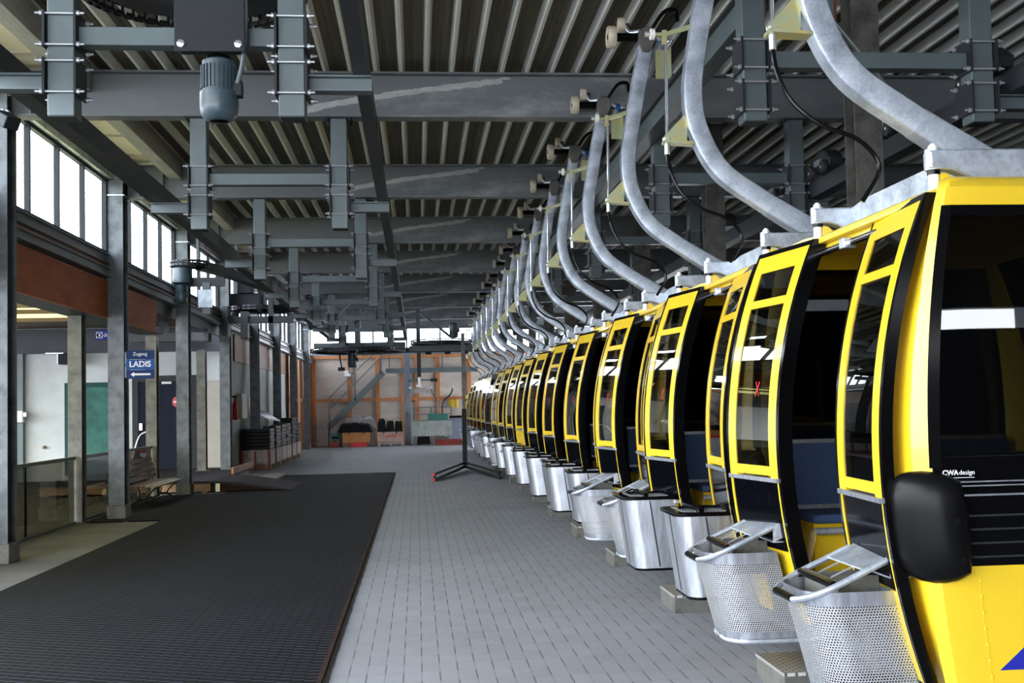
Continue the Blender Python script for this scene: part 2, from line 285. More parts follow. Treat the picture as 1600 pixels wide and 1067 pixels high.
# ------------------------------------------------------------------ mesh builder
class MB:
    def __init__(s): s.v = []; s.f = []; s.m = []; s.uv = {}
    def face(s, idx, mi=0): s.f.append(tuple(idx)); s.m.append(mi)
    def add(s, vs, fs, mi=0):
        o = len(s.v); s.v += [tuple(p) for p in vs]
        for f in fs: s.face([i+o for i in f], mi)
        return s
    def box(s, x0, x1, y0, y1, z0, z1, mi=0):
        return s.add([(x0,y0,z0),(x1,y0,z0),(x1,y1,z0),(x0,y1,z0),(x0,y0,z1),(x1,y0,z1),(x1,y1,z1),(x0,y1,z1)],
                     [(0,3,2,1),(4,5,6,7),(0,1,5,4),(1,2,6,5),(2,3,7,6),(3,0,4,7)], mi)
    def bar(s, a, b, w, h, up=(0,0,1), mi=0):
        """rectangular bar from a to b; w across, h along up"""
        a, b = Vector(a), Vector(b); d = (b-a).normalized(); up = Vector(up)
        side = d.cross(up)
        if side.length < 1e-5: side = d.cross(Vector((1,0,0)))
        side.normalize(); u = side.cross(d).normalized()
        vs = [p + side*sx*w/2 + u*sz*h/2 for p in (a, b) for sx, sz in ((-1,-1),(1,-1),(1,1),(-1,1))]
        return s.add(vs, [(0,3,2,1),(4,5,6,7),(0,1,5,4),(1,2,6,5),(2,3,7,6),(3,0,4,7)], mi)
    def sweep(s, pts, prof, closed=False, cap=True, mi=0, up=(0,1,0), scale=None):
        """profile [(a,b)] swept on pts; a is along up x tangent, b along up"""
        pts = [Vector(p) for p in pts]; n = len(pts); up = Vector(up); o = len(s.v); k = len(prof)
        for i, p in enumerate(pts):
            if closed: t = pts[(i+1) % n]-pts[i-1]
            else: t = pts[min(i+1, n-1)]-pts[max(i-1, 0)]
            t.normalize(); u = up - t*up.dot(t)
            if u.length < 1e-4: u = Vector((1,0,0)) - t*t.x
            u.normalize(); sd = u.cross(t)
            q = scale[i] if scale else 1
            for a, b in prof: s.v.append(tuple(p + sd*a*q + u*b*q))
        for i in range(n if closed else n-1):
            j = (i+1) % n
            for c in range(k):
                d = (c+1) % k
                s.face((o+i*k+c, o+i*k+d, o+j*k+d, o+j*k+c), mi)
        if cap and not closed:
            s.face([o+c for c in range(k)][::-1], mi); s.face([o+(n-1)*k+c for c in range(k)], mi)
        return s
    def tube(s, pts, r, seg=8, closed=False, mi=0, scale=None):
        pr = [(r*math.cos(2*PI*i/seg), r*math.sin(2*PI*i/seg)) for i in range(seg)]
        pts = [Vector(p) for p in pts]; d = pts[-1]-pts[0]
        up = (0,1,0) if abs(d.y) < .8*max(d.length, 1e-6) else (0,0,1)
        return s.sweep(pts, pr, closed, True, mi, up, scale)
    def cyl(s, a, b, r, seg=14, r2=None, mi=0):
        return s.tube([a, b], r, seg, False, mi, [1, (r2 if r2 is not None else r)/r])
    def lathe(s, c, axis, prof, seg=20, mi=0):
        """prof [(r, t)] along axis from c"""
        c = Vector(c); ax = Vector(axis).normalized(); e = ax.orthogonal().normalized(); g = ax.cross(e); o = len(s.v); k = len(prof)
        for i in range(seg):
            an = 2*PI*i/seg; dr = e*math.cos(an)+g*math.sin(an)
            for r, t in prof: s.v.append(tuple(c + ax*t + dr*r))
        for i in range(seg):
            j = (i+1) % seg
            for q in range(k-1): s.face((o+i*k+q, o+j*k+q, o+j*k+q+1, o+i*k+q+1), mi)
        s.face([o+i*k for i in range(seg)][::-1], mi); s.face([o+i*k+k-1 for i in range(seg)], mi)
        return s
    def extrude(s, poly, axis, a, b, mi=0):
        """2d polygon extruded along axis ('x': poly is (y,z); 'y': (x,z); 'z': (x,y))"""
        def P(p, t): return (t, p[0], p[1]) if axis == 'x' else (p[0], t, p[1]) if axis == 'y' else (p[0], p[1], t)
        n = len(poly)
        return s.add([P(p, a) for p in poly]+[P(p, b) for p in poly],
                     [tuple(range(n))[::-1], tuple(range(n, 2*n))]+[(i, (i+1) % n, n+(i+1) % n, n+i) for i in range(n)], mi)
    def slab(s, us, vs, f, g, mi=0):
        """closed solid between outer surface f(u,v) and inner surface g(u,v)"""
        o = len(s.v); nu, nv = len(us), len(vs)
        for fn in (f, g):
            for u in us:
                for v in vs: s.v.append(tuple(fn(u, v)))
        A = lambda i, j: o+i*nv+j
        B = lambda i, j: o+nu*nv+i*nv+j
        for i in range(nu-1):
            for j in range(nv-1):
                s.face((A(i,j), A(i+1,j), A(i+1,j+1), A(i,j+1)), mi); s.face((B(i,j), B(i,j+1), B(i+1,j+1), B(i+1,j)), mi)
        for j in range(nv-1):
            s.face((A(0,j), A(0,j+1), B(0,j+1), B(0,j)), mi); s.face((A(nu-1,j), B(nu-1,j), B(nu-1,j+1), A(nu-1,j+1)), mi)
        for i in range(nu-1):
            s.face((A(i,0), B(i,0), B(i+1,0), A(i+1,0)), mi); s.face((A(i,nv-1), A(i+1,nv-1), B(i+1,nv-1), B(i,nv-1)), mi)
        return s
    def build(s, name, mats, parent=None, bevel=0., smooth=40, uvs=None):
        me = bpy.data.meshes.new(name)
        org = ORG.get(parent.name, Vector()) if parent else Vector()
        me.from_pydata([tuple(Vector(p)-org) for p in s.v], [], s.f)
        if not isinstance(mats, (list, tuple)): mats = [mats]
        for m in mats: me.materials.append(m)
        if len(mats) > 1: me.polygons.foreach_set('material_index', s.m)
        if uvs is not None:
            lay = me.uv_layers.new(name='UVMap')
            for lp in me.loops: lay.data[lp.index].uv = uvs[lp.vertex_index]
        bm = bmesh.new(); bm.from_mesh(me); bmesh.ops.recalc_face_normals(bm, faces=bm.faces); bm.to_mesh(me); bm.free()
        me.polygons.foreach_set('use_smooth', [True]*len(me.polygons)); me.set_sharp_from_angle(angle=math.radians(smooth)); me.update()
        o = bpy.data.objects.new(name, me); COL.objects.link(o)
        if parent: o.parent = parent; ORG[o.name] = org
        else: ORG[o.name] = Vector()
        if bevel:
            b = o.modifiers.new('edge', 'BEVEL'); b.width = bevel; b.segments = 2; b.limit_method = 'ANGLE'; b.angle_limit = math.radians(40)
        return o
def tag(o, label, cat, group=None, kind=None):
    if label: o['label'] = label
    if cat: o['category'] = cat
    if group: o['group'] = group
    if kind: o['kind'] = kind
    return o
def thing(name, loc, label, cat, group=None):
    o = bpy.data.objects.new(name, None); COL.objects.link(o); o.location = loc; o.empty_display_size = .2
    ORG[o.name] = Vector(loc)
    return tag(o, label, cat, group)
def struct(name, mb, mat, **k):
    o = mb.build(name, mat, **k); o['kind'] = 'structure'; return o
def copy_tree(o, parent=None):
    c = o.copy(); COL.objects.link(c)
    if parent: c.parent = parent
    for ch in [x for x in KIDS.get(o.name, [])]: copy_tree(ch, c)
    return c
KIDS = {}
def index_kids():
    KIDS.clear()
    for o in bpy.data.objects:
        if o.parent: KIDS.setdefault(o.parent.name, []).append(o)
def text(name, body, size, loc, rot, mat, parent, ext=.001, align='CENTER', squash=1., bold=0.):
    c = bpy.data.curves.new(name, 'FONT'); c.body = body; c.size = size; c.extrude = ext; c.align_x = align; c.align_y = 'CENTER'; c.offset = bold
    c.materials.append(mat)
    o = bpy.data.objects.new(name, c); COL.objects.link(o); o.parent = parent
    o.location = Vector(loc)-ORG[parent.name]; o.rotation_euler = rot; o.scale.x = squash
    return o
def lin(a, b, n): return [a+(b-a)*i/(n-1) for i in range(n)]
def spline(pts, n=8):
    """Catmull-Rom through pts"""
    P = [Vector(p) for p in pts]; P = [P[0]*2-P[1]]+P+[P[-1]*2-P[-2]]; out = []
    for i in range(1, len(P)-2):
        for k in range(n):
            t = k/n; a, b, c, d = P[i-1:i+3]
            out.append(.5*((2*b)+(c-a)*t+(2*a-5*b+4*c-d)*t*t+(3*b-a-3*c+d)*t**3))
    out.append(P[-2]); return out
def rrect(w, h, r, n=3):
    o = []
    for cx, cy, a0 in ((w/2-r, h/2-r, 0), (-w/2+r, h/2-r, PI/2), (-w/2+r, -h/2+r, PI), (w/2-r, -h/2+r, 1.5*PI)):
        for i in range(n+1): o.append((cx+r*math.cos(a0+PI/2*i/n), cy+r*math.sin(a0+PI/2*i/n)))
    return o
ORD = ['first','second','third','fourth','fifth','sixth','seventh','eighth','ninth','tenth','eleventh','twelfth','thirteenth','fourteenth','fifteenth','sixteenth','seventeenth']
# ================================================================== the hall itself
YB = [11.3+4.3*k for k in range(8)]                    # roof beams
YC = [11.22, 15.48, 19.72, 23.95, 28.2, 32.6, 36.9, 41.2]   # columns under the clerestory
XC = -3.87
struct('floor', MB().box(-4.9, 9, -8, 46, -.2, 0), M['paver'])
struct('concrete_strip', MB().box(-4.9, -3.2, -8, 14.93, 0, .006), M['concrete'])
struct('outdoor_ground', MB().box(-40, -4.9, -20, 60, -.25, -.01), M['asphalt'])
# trapezoidal steel deck, ribs run down the hall
d = MB(); pitch = .2485; zl, zh = 4.645, 4.735; x = .150-13*pitch
prof = []
while x < 8.9:
    prof += [(x-.036, zh), (x-.014, zl), (x+.014, zl), (x+.036, zh)]; x += pitch
prof = [(-3.1, zh)]+[p for p in prof if p[0] > -3.1]+[(9, zh)]
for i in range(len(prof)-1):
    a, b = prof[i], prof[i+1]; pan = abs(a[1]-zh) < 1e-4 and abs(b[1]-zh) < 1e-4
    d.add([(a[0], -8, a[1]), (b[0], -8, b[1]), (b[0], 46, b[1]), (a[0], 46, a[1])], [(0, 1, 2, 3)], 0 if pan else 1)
    if pan and b[0]-a[0] > .1:                         # two shallow stiffening grooves in every pan
        for c in (.36, .64):
            xx = a[0]+(b[0]-a[0])*c; d.box(xx-.007, xx+.007, -8, 46, zh-.006, zh, 0)
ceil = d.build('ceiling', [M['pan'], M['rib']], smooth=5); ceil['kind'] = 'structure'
struct('roof', MB().box(-4.3, 9.2, -8.2, 46.2, 4.78, 4.95), M['wallgrey'])
sf = MB().box(-4.0, -3.1, -8, 46, 4.70, 4.74)
y = -7.4
while y < 45: sf.box(-4.0, -3.1, y-.035, y+.035, 4.685, 4.70, 1); y += 1.075
sf = sf.build('soffit', [M['ply'], M['board']]); sf['kind'] = 'structure'
ys = [-8]+YB+[46]
for i in range(len(ys)-1): struct('trim_%d' % (i+1), MB().box(-3.2, -3.04, ys[i]+.1, ys[i+1]-.1, 4.44, 4.70), M['purlin'])
struct('wall_right', MB().box(8.6, 8.8, -8, 32, 0, 4.75).box(8.6, 8.8, 32, 44.4, 2.7, 4.75).box(8.6, 8.8, 44.4, 46, 0, 4.75), M['wallgrey'])  # low gap towards the far end is unseen, added to light the floor
wb = MB().box(.2, 8.8, -7.2, -7, 2.80, 4.75).box(.2, 8.8, -7.2, -7, 0, 2.52)  # unseen; left part open for light, slot shaped for the end-window reflection
struct('wall_back', wb, M['wallgrey'])
# clerestory: sill channels, eaves beam, one window per bay
struct('eaves_beam', MB().box(-4.04, -3.9, -8, 44.4, 4.42, 4.69), M['galv'])
def chan(z0, z1, x0, x1):
    m = MB().box(x0, x1, 9, 44.4, z0, z1)
    m.box(x0, x1+.05, 9, 44.4, z0-.012, z0).box(x0, x1+.05, 9, 44.4, z1, z1+.012); return m
struct('sill_beam', chan(3.32, 3.42, -4.04, -3.98), M['greyblue'])
struct('gutter_beam', chan(3.14, 3.23, -4.04, -3.95), M['greyblue'])
struct('sill_board', MB().box(-4.03, -3.99, 9, 44.4, 3.243, 3.308), M['fasciafar'])
yw = [8.9]+YC+[44.4]  # unseen bays before this are left open, an added opening for light
for i in range(len(yw)-1):
    a, b = yw[i]+.13, yw[i+1]-.13
    fr = MB().box(-4.03, -3.97, a, b, 3.44, 3.475).box(-4.03, -3.97, a, b, 4.385, 4.42)
    n = max(1, round((b-a)/1.04)); yy = lin(a+.02, b-.02, n+1)
    for q in yy: fr.box(-4.03, -3.97, q-.02, q+.02, 3.475, 4.385)
    w = struct('window_%d' % (i+1), fr, M['steeldk'])
    MB().box(-4.005, -3.998, a+.03, b-.03, 3.475, 4.385).build('pane', M['clear'], w)
struct('trim_25', MB().box(-4.1, -4.045, 9, 25.2, 2.94, 3.36), M['steeldk'])
# canopy outside and its red-brown fascia
struct('fascia', MB().box(-4.02, -3.975, 9, 18.2, 2.61, 3.10), M['fascia'])
struct('canopy_edge', MB().box(-4.42, -4.03, 9, 18.9, 2.62, 2.70), M['steeldk'])
def translucent(name, c):
    m, nt, out = newmat(name)
    t = nd(nt, 'ShaderNodeBsdfTranslucent'); t.inputs[0].default_value = (*c, 1)
    f = nd(nt, 'ShaderNodeBsdfDiffuse'); f.inputs[0].default_value = (*c, 1)
    x = nd(nt, 'ShaderNodeMixShader'); x.inputs[0].default_value = .45
    lk(nt, t.outputs[0], x.inputs[1]); lk(nt, f.outputs[0], x.inputs[2]); lk(nt, x.outputs[0], out.inputs[0]); return m
M['polyyellow'] = translucent('yellow_translucent_sheet', (.80, .76, .46))
struct('canopy_sheet', MB().box(-14, -4.46, 8, 20.4, 3.02, 3.03), M['polyyellow'])
struct('canopy_soffit', MB().box(-14, -4.46, 20.4, 25, 3.19, 3.25), M['brownsoffit'])
cr = MB()
for y in (10, 12, 14, 15.4, 17.55, 18.6, 20.2): cr.box(-14, -4.46, y-.04, y+.04, 2.955, 3.018)
struct('canopy_rafters', cr, M['brownsoffit'])
# station building behind the canopy
wl = MB().box(-14, -4.05, 25, 25.25, 0, 3.2)
struct('wall_front', wl, M['render'])
struct('trim_20', MB().box(-14, -4.05, 24.88, 25, 2.68, 3.17).box(-14, -4.05, 24.82, 25, 2.66, 2.68), M['bluegrey_dk'] if 'bluegrey_dk' in M else M['steel'])
struct('drainpipe_corner', MB().box(-8.26, -8.14, 24.85, 25, 0, 2.66), M['steel'])
def door(n, x0, x1, z0, z1, m, mf, ins=.07):
    fr = MB().box(x0, x0+ins, 24.9, 25, z0, z1).box(x1-ins, x1, 24.9, 25, z0, z1).box(x0+ins, x1-ins, 24.9, 25, z1-ins, z1)
    o = struct('door_%d' % n, fr, mf)
    MB().box(x0+ins, x1-ins, 24.93, 25, z0, z1-ins).build('door_panel', m, o)
    return o
door(1, -7.32, -6.28, .1, 2.04, M['greendoor'], M['greenframe'], .10)
d2 = door(2, -5.95, -4.62, .2, 2.16, M['navydoor'], M['steeldk'], .12)
MB().box(-5.80, -5.74, 24.86, 24.93, 1.02, 1.16).build('door_handle', M['bright'], d2)
MB().box(-5.35, -5.15, 24.92, 24.929, 1.98, 2.03).build('door_plate', M['signwhite'], d2)
ne = thing('no_entry_sign', (-5.02, 24.92, 1.60), 'round red no entry sign with a white bar on the dark blue door', 'sign')
MB().lathe((-5.02, 24.92, 1.6), (0, -1, 0), [(.115, 0), (.115, .006)], 28).build('disc', M['red'], ne)
MB().box(-5.10, -4.94, 24.908, 24.913, 1.58, 1.62).build('bar', M['signwhite'], ne)
door(3, -4.56, -4.14, .2, 2.04, M['beige'], M['beige'], .03)
struct('wall_left', MB().box(-4.25, -4.1, 25.25, 44.5, 0, 3.36), M['render'])
struct('trim_21', MB().box(-4.1, -4.06, 26.4, 36.5, 2.5, 3.12), M['fasciafar'])
tw = MB()
for y in (36.9, 38.3, 39.7, 41.1, 42.5, 43.9): tw.box(-4.1, -4.02, y, y+.42, 0, 3.12)
tw.box(-4.1, -4.0, 36.8, 44.4, 1.66, 1.78)
struct('trim_22', tw, M['timber'])
# far end wall: boards on a timber frame, daylight strip above
struct('wall_far', MB().box(-4.3, 3.3, 44.5, 44.7, 0, 3.42).box(3.3, 8.8, 44.5, 44.7, 2.55, 3.42), M['board'])  # boards stop short behind the cabins, an added opening for more daylight
tf = MB().box(-4.0, 8.6, 44.36, 44.5, 3.30, 3.42).box(-4.0, 3.2, 44.38, 44.5, 1.66, 1.78)
for x in (-3.9, -2.56, -1.5, -.52, .0, .8, 2.0, 3.2): tf.box(x-.075, x+.075, 44.4, 44.5, 0, 3.3)
struct('trim_23', tf, M['timber'])
struct('trim_24', MB().box(-4.3, 8.8, 44.34, 44.55, 3.42, 3.50), M['greyblue'])
w = MB()
for x in lin(-4.2, 8.6, 11): w.box(x-.03, x+.03, 44.5, 44.56, 3.5, 4.5)
w.box(-4.3, 8.8, 44.5, 44.56, 4.5, 4.75)
w = struct('window_20', w, M['steeldk']); MB().box(-4.2, 8.6, 44.525, 44.53, 3.5, 4.5).build('pane', M['clear'], w)
# roof beams
def ibeam_x(x0, x1, y, z0, z1, w, tf, tw):
    return MB().extrude([(y-w/2, z0), (y+w/2, z0), (y+w/2, z0+tf), (y+tw/2, z0+tf), (y+tw/2, z1-tf), (y+w/2, z1-tf), (y+w/2, z1), (y-w/2, z1), (y-w/2, z1-tf), (y-tw/2, z1-tf), (y-tw/2, z0+tf), (y-w/2, z0+tf)], 'x', x0, x1)
for k, y in enumerate(YB):
    o = thing('roof_beam', (0, y, 4.2), 'grey streaked steel beam across under the roof deck, %s from the camera end' % ORD[k], 'roof beam', 'roof beams')
    ibeam_x(-3.8, 8.5, y, 4.2, 4.645, .19, .018, .012).build('beam_body', M['beam'], o)
    pl = MB()
    for x in (-3.6, -3.3): pl.box(x-.006, x+.006, y-.09, y+.09, 4.218, 4.627)
    pl.build('stiffener', M['beam'], o)
# columns
def hsec(x, y, w, dp, tf, tw, z0, z1):
    return MB().extrude([(x-w/2, y-dp/2), (x+w/2, y-dp/2), (x+w/2, y-dp/2+tf), (x+tw/2, y-dp/2+tf), (x+tw/2, y+dp/2-tf), (x+w/2, y+dp/2-tf), (x+w/2, y+dp/2), (x-w/2, y+dp/2), (x-w/2, y+dp/2-tf), (x-tw/2, y+dp/2-tf), (x-tw/2, y-dp/2+tf), (x-w/2, y-dp/2+tf)], 'z', z0, z1)
where = ['beside the bare concrete strip at the picture edge', 'carrying the blue direction sign', 'beside the slatted bench', 'standing on the dark raised platform', 'rising behind the pallet crates', 'fifth along the row past the crates, before the ladder wall', 'beside the timber wall, second from the far corner', 'close to the foot of the steel stairs']
for k, y in enumerate(YC):
    o = thing('column', (XC, y, 0), 'tall galvanised steel column under the clerestory, '+where[k], 'column', 'columns under the clerestory')
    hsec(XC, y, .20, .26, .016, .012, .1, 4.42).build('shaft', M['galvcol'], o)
    if k != 3: MB().box(XC-.12, XC+.12, y-.15, y+.15, 0, .19).build('base_block', M['galvmid'], o, bevel=.008)
    hd = MB().box(XC-.14, XC+.12, y-.15, y+.15, 4.20, 4.216)
    hd.extrude([(XC-.1, 4.2), (XC-.1, 4.02), (XC-.02, 4.2)], 'y', y-.006, y+.006); hd.build('head_plate', M['galv'], o)
wo = ['beside the smoked glass barrier, under the red-brown fascia', 'behind the end of the slatted bench', 'in front of the narrow beige door']
for k, y in enumerate((15.15, 19.35, 23.7)):
    z0 = .2 if k == 2 else 0
    o = thing('canopy_post', (-4.3, y, z0), 'weathered steel canopy post '+wo[k], 'post', 'canopy posts')
    hsec(-4.3, y, .17, .2, .014, .012, z0, 2.62).build('shaft', M['galvmid'], o)
    MB().box(-4.42, -4.18, y-.13, y+.13, z0, z0+.015).build('base_plate', M['galvmid'], o)
for k in range(8):
    y = 8.72 if k == 0 else 9.0+4.35*k
    o = thing('hall_column', (3.55, y, 0), 'weathered grey column behind the parked gondolas, %s from the camera end' % ORD[k], 'column', 'columns behind the gondolas')
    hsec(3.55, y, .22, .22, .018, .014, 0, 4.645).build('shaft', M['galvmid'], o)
    MB().box(3.4, 3.7, y-.15, y+.15, 0, .02).build('base_plate', M['galvmid'], o)
o = thing('pipe', (3.17, 8.3, 3.98), 'short orange-red pipe under the roof behind the nearest hanger arm', 'pipe', 'orange-red pipes')
MB().tube([(3.17, 8.3, 4.66), (3.17, 8.3, 3.98)], .03, 14).build('tube', M['orange'], o)
MB().cyl((3.17, 8.3, 4.08), (3.17, 8.3, 4.13), .042, 14).build('clamp', M['orange'], o)
o = thing('pipe', (4.05, 25.2, 0), 'orange-red vertical pipe rising behind the middle hanger arms', 'pipe', 'orange-red pipes')
MB().cyl((4.05, 25.2, 0), (4.05, 25.2, 4.66), .10, 16).build('tube', M['orange'], o)
MB().cyl((4.05, 25.2, 4.0), (4.05, 25.2, 4.06), .125, 16).build('clamp', M['orange'], o)
# floor mats
o = thing('rubber_mat', (-1.9, 14, 0), 'long black ribbed rubber mat covering most of the floor beside the pavers', 'floor mat', 'rubber mats')
MB().box(-3.2, -.515, 3, 24.45, .002, .024).build('mat_sheet', M['mat'], o)
MB().box(-.515, -.490, 3, 24.45, .002, .027).build('edge_angle', M['rust'], o)
o = thing('rubber_mat', (-3.7, 17, 0), 'small black ribbed mat under the slatted bench and the column with the sign', 'floor mat', 'rubber mats')
MB().box(-4.16, -3.205, 14.98, 19.5, .002, .020).build('mat_sheet', M['mat'], o)

# ================================================================== gondolas, built at the origin with x across (door side -x), y along the row
GX0, GY0, GP, KS = 2.52, 5.06, 2.18, .957
def dz(z): return .22*max(0, z-1.15)**2 + .19*max(0, 1.15-z)**2
LY, WR, CR = 1.0, .73, .09
PER = [(LY-CR), PI/2*CR, 2*(WR-CR), PI/2*CR, 2*(LY-CR), PI/2*CR, 2*(WR-CR), PI/2*CR, LY-CR]
def plan(s):
    """point and outward normal on the body outline; s runs from the middle of the door side round the near end"""
    segs = [('l', (-WR, 0), (0, -1)), ('a', (-WR+CR, -LY+CR), PI), ('l', (-WR+CR, -LY), (1, 0)), ('a', (WR-CR, -LY+CR), 1.5*PI), ('l', (WR, -LY+CR), (0, 1)),
            ('a', (WR-CR, LY-CR), 0), ('l', (WR-CR, LY), (-1, 0)), ('a', (-WR+CR, LY-CR), .5*PI), ('l', (-WR, LY-CR), (0, -1))]
    for (k, p, q), L in zip(segs, PER):
        if s <= L+1e-6:
            if k == 'l': return (p[0]+q[0]*s, p[1]+q[1]*s), (q[1], -q[0])
            a = q+s/CR; return (p[0]+CR*math.cos(a), p[1]+CR*math.sin(a)), (math.cos(a), math.sin(a))
        s -= L
    return plan(sum(PER)-1e-6)
def skin(off=0.):
    def f(s, z):
        (x, y), (nx, ny) = plan(s); f_ = min(1, max(0, (abs(y)-.86)/(LY-.86))); q = (WR-dz(z)*(1-.48*f_*f_*(3-2*f_)))/WR
        return ((x+nx*off)*q, (y+ny*off)*(1-.012*max(0, z-1.1)), z)
    return f
def patch(mb, s0, s1, z0, z1, t=.04, off=0., ns=None, mi=0):
    n = ns or max(2, int((s1-s0)/.06)+1); m = max(2, int((z1-z0)/.09)+1)
    return mb.slab(lin(s0, s1, n), lin(z0, z1, m), skin(off), skin(off-t), mi)
TOT = sum(PER); Q = [sum(PER[:i]) for i in range(10)]
JAMB = .78
g = thing('gondola', (0, 0, 0), 'x', 'gondola', 'parked gondolas')
b = MB()
WZ0, WZ1, BZ = 1.10, 2.05, .73
for s0, s1 in ((JAMB, Q[2]-.03), (Q[3]+.03, Q[4]+.12), (Q[5]-.12, Q[6]-.03), (Q[7]+.03, TOT-JAMB)): patch(b, s0, s1, .2, 2.13)
for s0, s1 in ((Q[2]-.03, Q[3]+.03), (Q[6]-.03, Q[7]+.03)):
    patch(b, s0, s1, .2, BZ, .03); patch(b, s0, s1, WZ1, 2.13, .03)
patch(b, Q[4]+.12, Q[5]-.12, .2, WZ0, .03); patch(b, Q[4]+.12, Q[5]-.12, WZ1, 2.13, .03)
for y0 in (-.06, ): patch(b, Q[4]+.86, Q[4]+.9, WZ0, WZ1, .04)
body = b.build('body_shell', M['yellow'], g, smooth=50)
rv = MB()
for i in range(8):
    for sg in (Q[2]+.12,):
        z = .27+i*.058; p = skin(0)(sg, z); rv.lathe(p, (0, -1, 0), [(.006, -.002), (.006, .002), (.003, .004)], 8)
sk = MB(); patch(sk, Q[2]+.115, Q[2]+.12, .22, .70, .002, .001); sk.build('panel_seam', M['yellow'], body)
rv.build('rivet', M['yellow'], body)
em = MB(); ze = skin(.001)
em.add([ze(Q[2]+.155, .35), ze(Q[2]+.36, .35), ze(Q[2]+.36, .50), ze(Q[2]+.155, .349)], [(0, 1, 2)])
em.v = [(x, y-.0015, z) for x, y, z in em.v]; o0 = len(em.v); em.v += [(x, y+.001, z) for x, y, z in em.v[:4]]; em.f += [(4, 6, 5), (0, 4, 5, 1), (1, 5, 6, 2), (2, 6, 4, 0)]; em.m += [0]*4
em.build('emblem', M['emblem'], g)
r = MB(); n = 9
lv = [(2.13, 1.0), (2.165, .97), (2.195, .86), (2.21, .6)]
ss = lin(0, TOT-1e-4, 73)[:-1]; rows = []
for z, q in lv:
    rows.append([(skin(0)(s, 2.13)[0]*q, skin(0)(s, 2.13)[1]*q, z) for s in ss])
vv = [p for rw in rows for p in rw]; k = len(ss)
r.add(vv, [(i*k+j, i*k+(j+1) % k, (i+1)*k+(j+1) % k, (i+1)*k+j) for i in range(len(lv)-1) for j in range(k)]+[tuple((len(lv)-1)*k+j for j in range(k)), tuple(range(k))[::-1]])
r.build('roof_shell', M['yellow'], g)
fp = [skin(-.03)(s, .3) for s in lin(0, TOT-1e-4, 49)[:-1]]
MB().extrude([(p[0], p[1]) for p in fp], 'z', .2, .27).build('floor_pan', M['dark'], g)
for nm, (a, c) in (('near', (Q[2], Q[3])), ('far', (Q[6], Q[7]))):
    a -= .07; c += .07; t = MB(); patch(t, a+.04, c-.04, BZ, WZ0, .03, .004)
    et = t.build('end_band', M['black'], g)
    for z in (.76, .81, .86, .91, .985, 1.02, 1.035): 
        q = MB(); patch(q, a+.05, c-.05, z, z+(.007 if z < 1 else .005), .006, .010); q.build('trim_strip', M['alu'] if z > .98 else M['steeldk'], et)
    w = MB(); patch(w, a+.06, c-.06, WZ0+.02, WZ1-.02, .006, -.004); ew = w.build('end_window', M['glass'], g)
    q = MB(); patch(q, a+.03, a+.07, WZ0-.01, WZ1+.01, .03, .008); patch(q, c-.07, c-.03, WZ0-.01, WZ1+.01, .03, .008)
    patch(q, a+.07, c-.07, WZ0-.01, WZ0+.03, .03, .008); patch(q, a+.07, c-.07, WZ1-.03, WZ1+.01, .03, .008); q.build('window_seal', M['black'], ew)
w = MB(); patch(w, Q[4]+.14, Q[5]-.14, WZ0, WZ1, .006, -.01); w.build('side_window', M['glass'], g)
for s0 in (JAMB-.05, TOT-JAMB):                        # rubber jambs by the doorway
    q = MB(); patch(q, s0, s0+.05, .22, 2.12, .07, .006); q.build('door_jamb_seal', M['black'], g)
# bumpers
def bumper(sx, sy):
    m = MB(); s0, s1, zc, hz, q_r = Q[1]-.085, Q[2]+.085, .875, .205, .62
    def pos(a, b_):
        return (s0+s1)/2+(s1-s0)/2*a*math.sqrt(1-q_r*b_*b_/2), zc+hz*b_*math.sqrt(1-q_r*a*a/2)
    def fo(a, b_):
        s, z = pos(a, b_); e = max(0, 1-max(abs(a), abs(b_))**4); (x, y), (nx, ny) = plan(s)
        o = .010+.062*math.sqrt(e); w_ = (WR-dz(z))/WR
        return (sx*(x*w_+nx*o), -sy*(y+ny*o), z)
    def fi(a, b_):
        s, z = pos(a, b_); (x, y), (nx, ny) = plan(s); w_ = (WR-dz(z))/WR
        return (sx*(x*w_-nx*.005), -sy*(y-ny*.005), z)
    gr_ = [-1, -.985, -.95, -.88, -.75, -.55, -.3, 0, .3, .55, .75, .88, .95, .985, 1]
    m.slab(gr_, gr_, fo, fi)
    fo2 = fo; inv = lambda s_, z_: fo2((s_-(s0+s1)/2)/((s1-s0)/2), (z_-zc)/hz)
    for s_, z_ in ((s0+.06, .93), (s1-.07, .90), (s1-.06, .75)):
        p = inv(s_, z_); (x, y), (nx, ny) = plan(s_); m.lathe((p[0]+sx*nx*.0, p[1]-sy*ny*0, p[2]), (sx*nx, -sy*ny, 0), [(.014, -.01), (.014, .002), (.006, .003)], 10)
    return m
for sx in (1, -1):
    for sy in (-1, 1): bumper(sx, sy).build('bumper', M['bumper'], g, smooth=60)
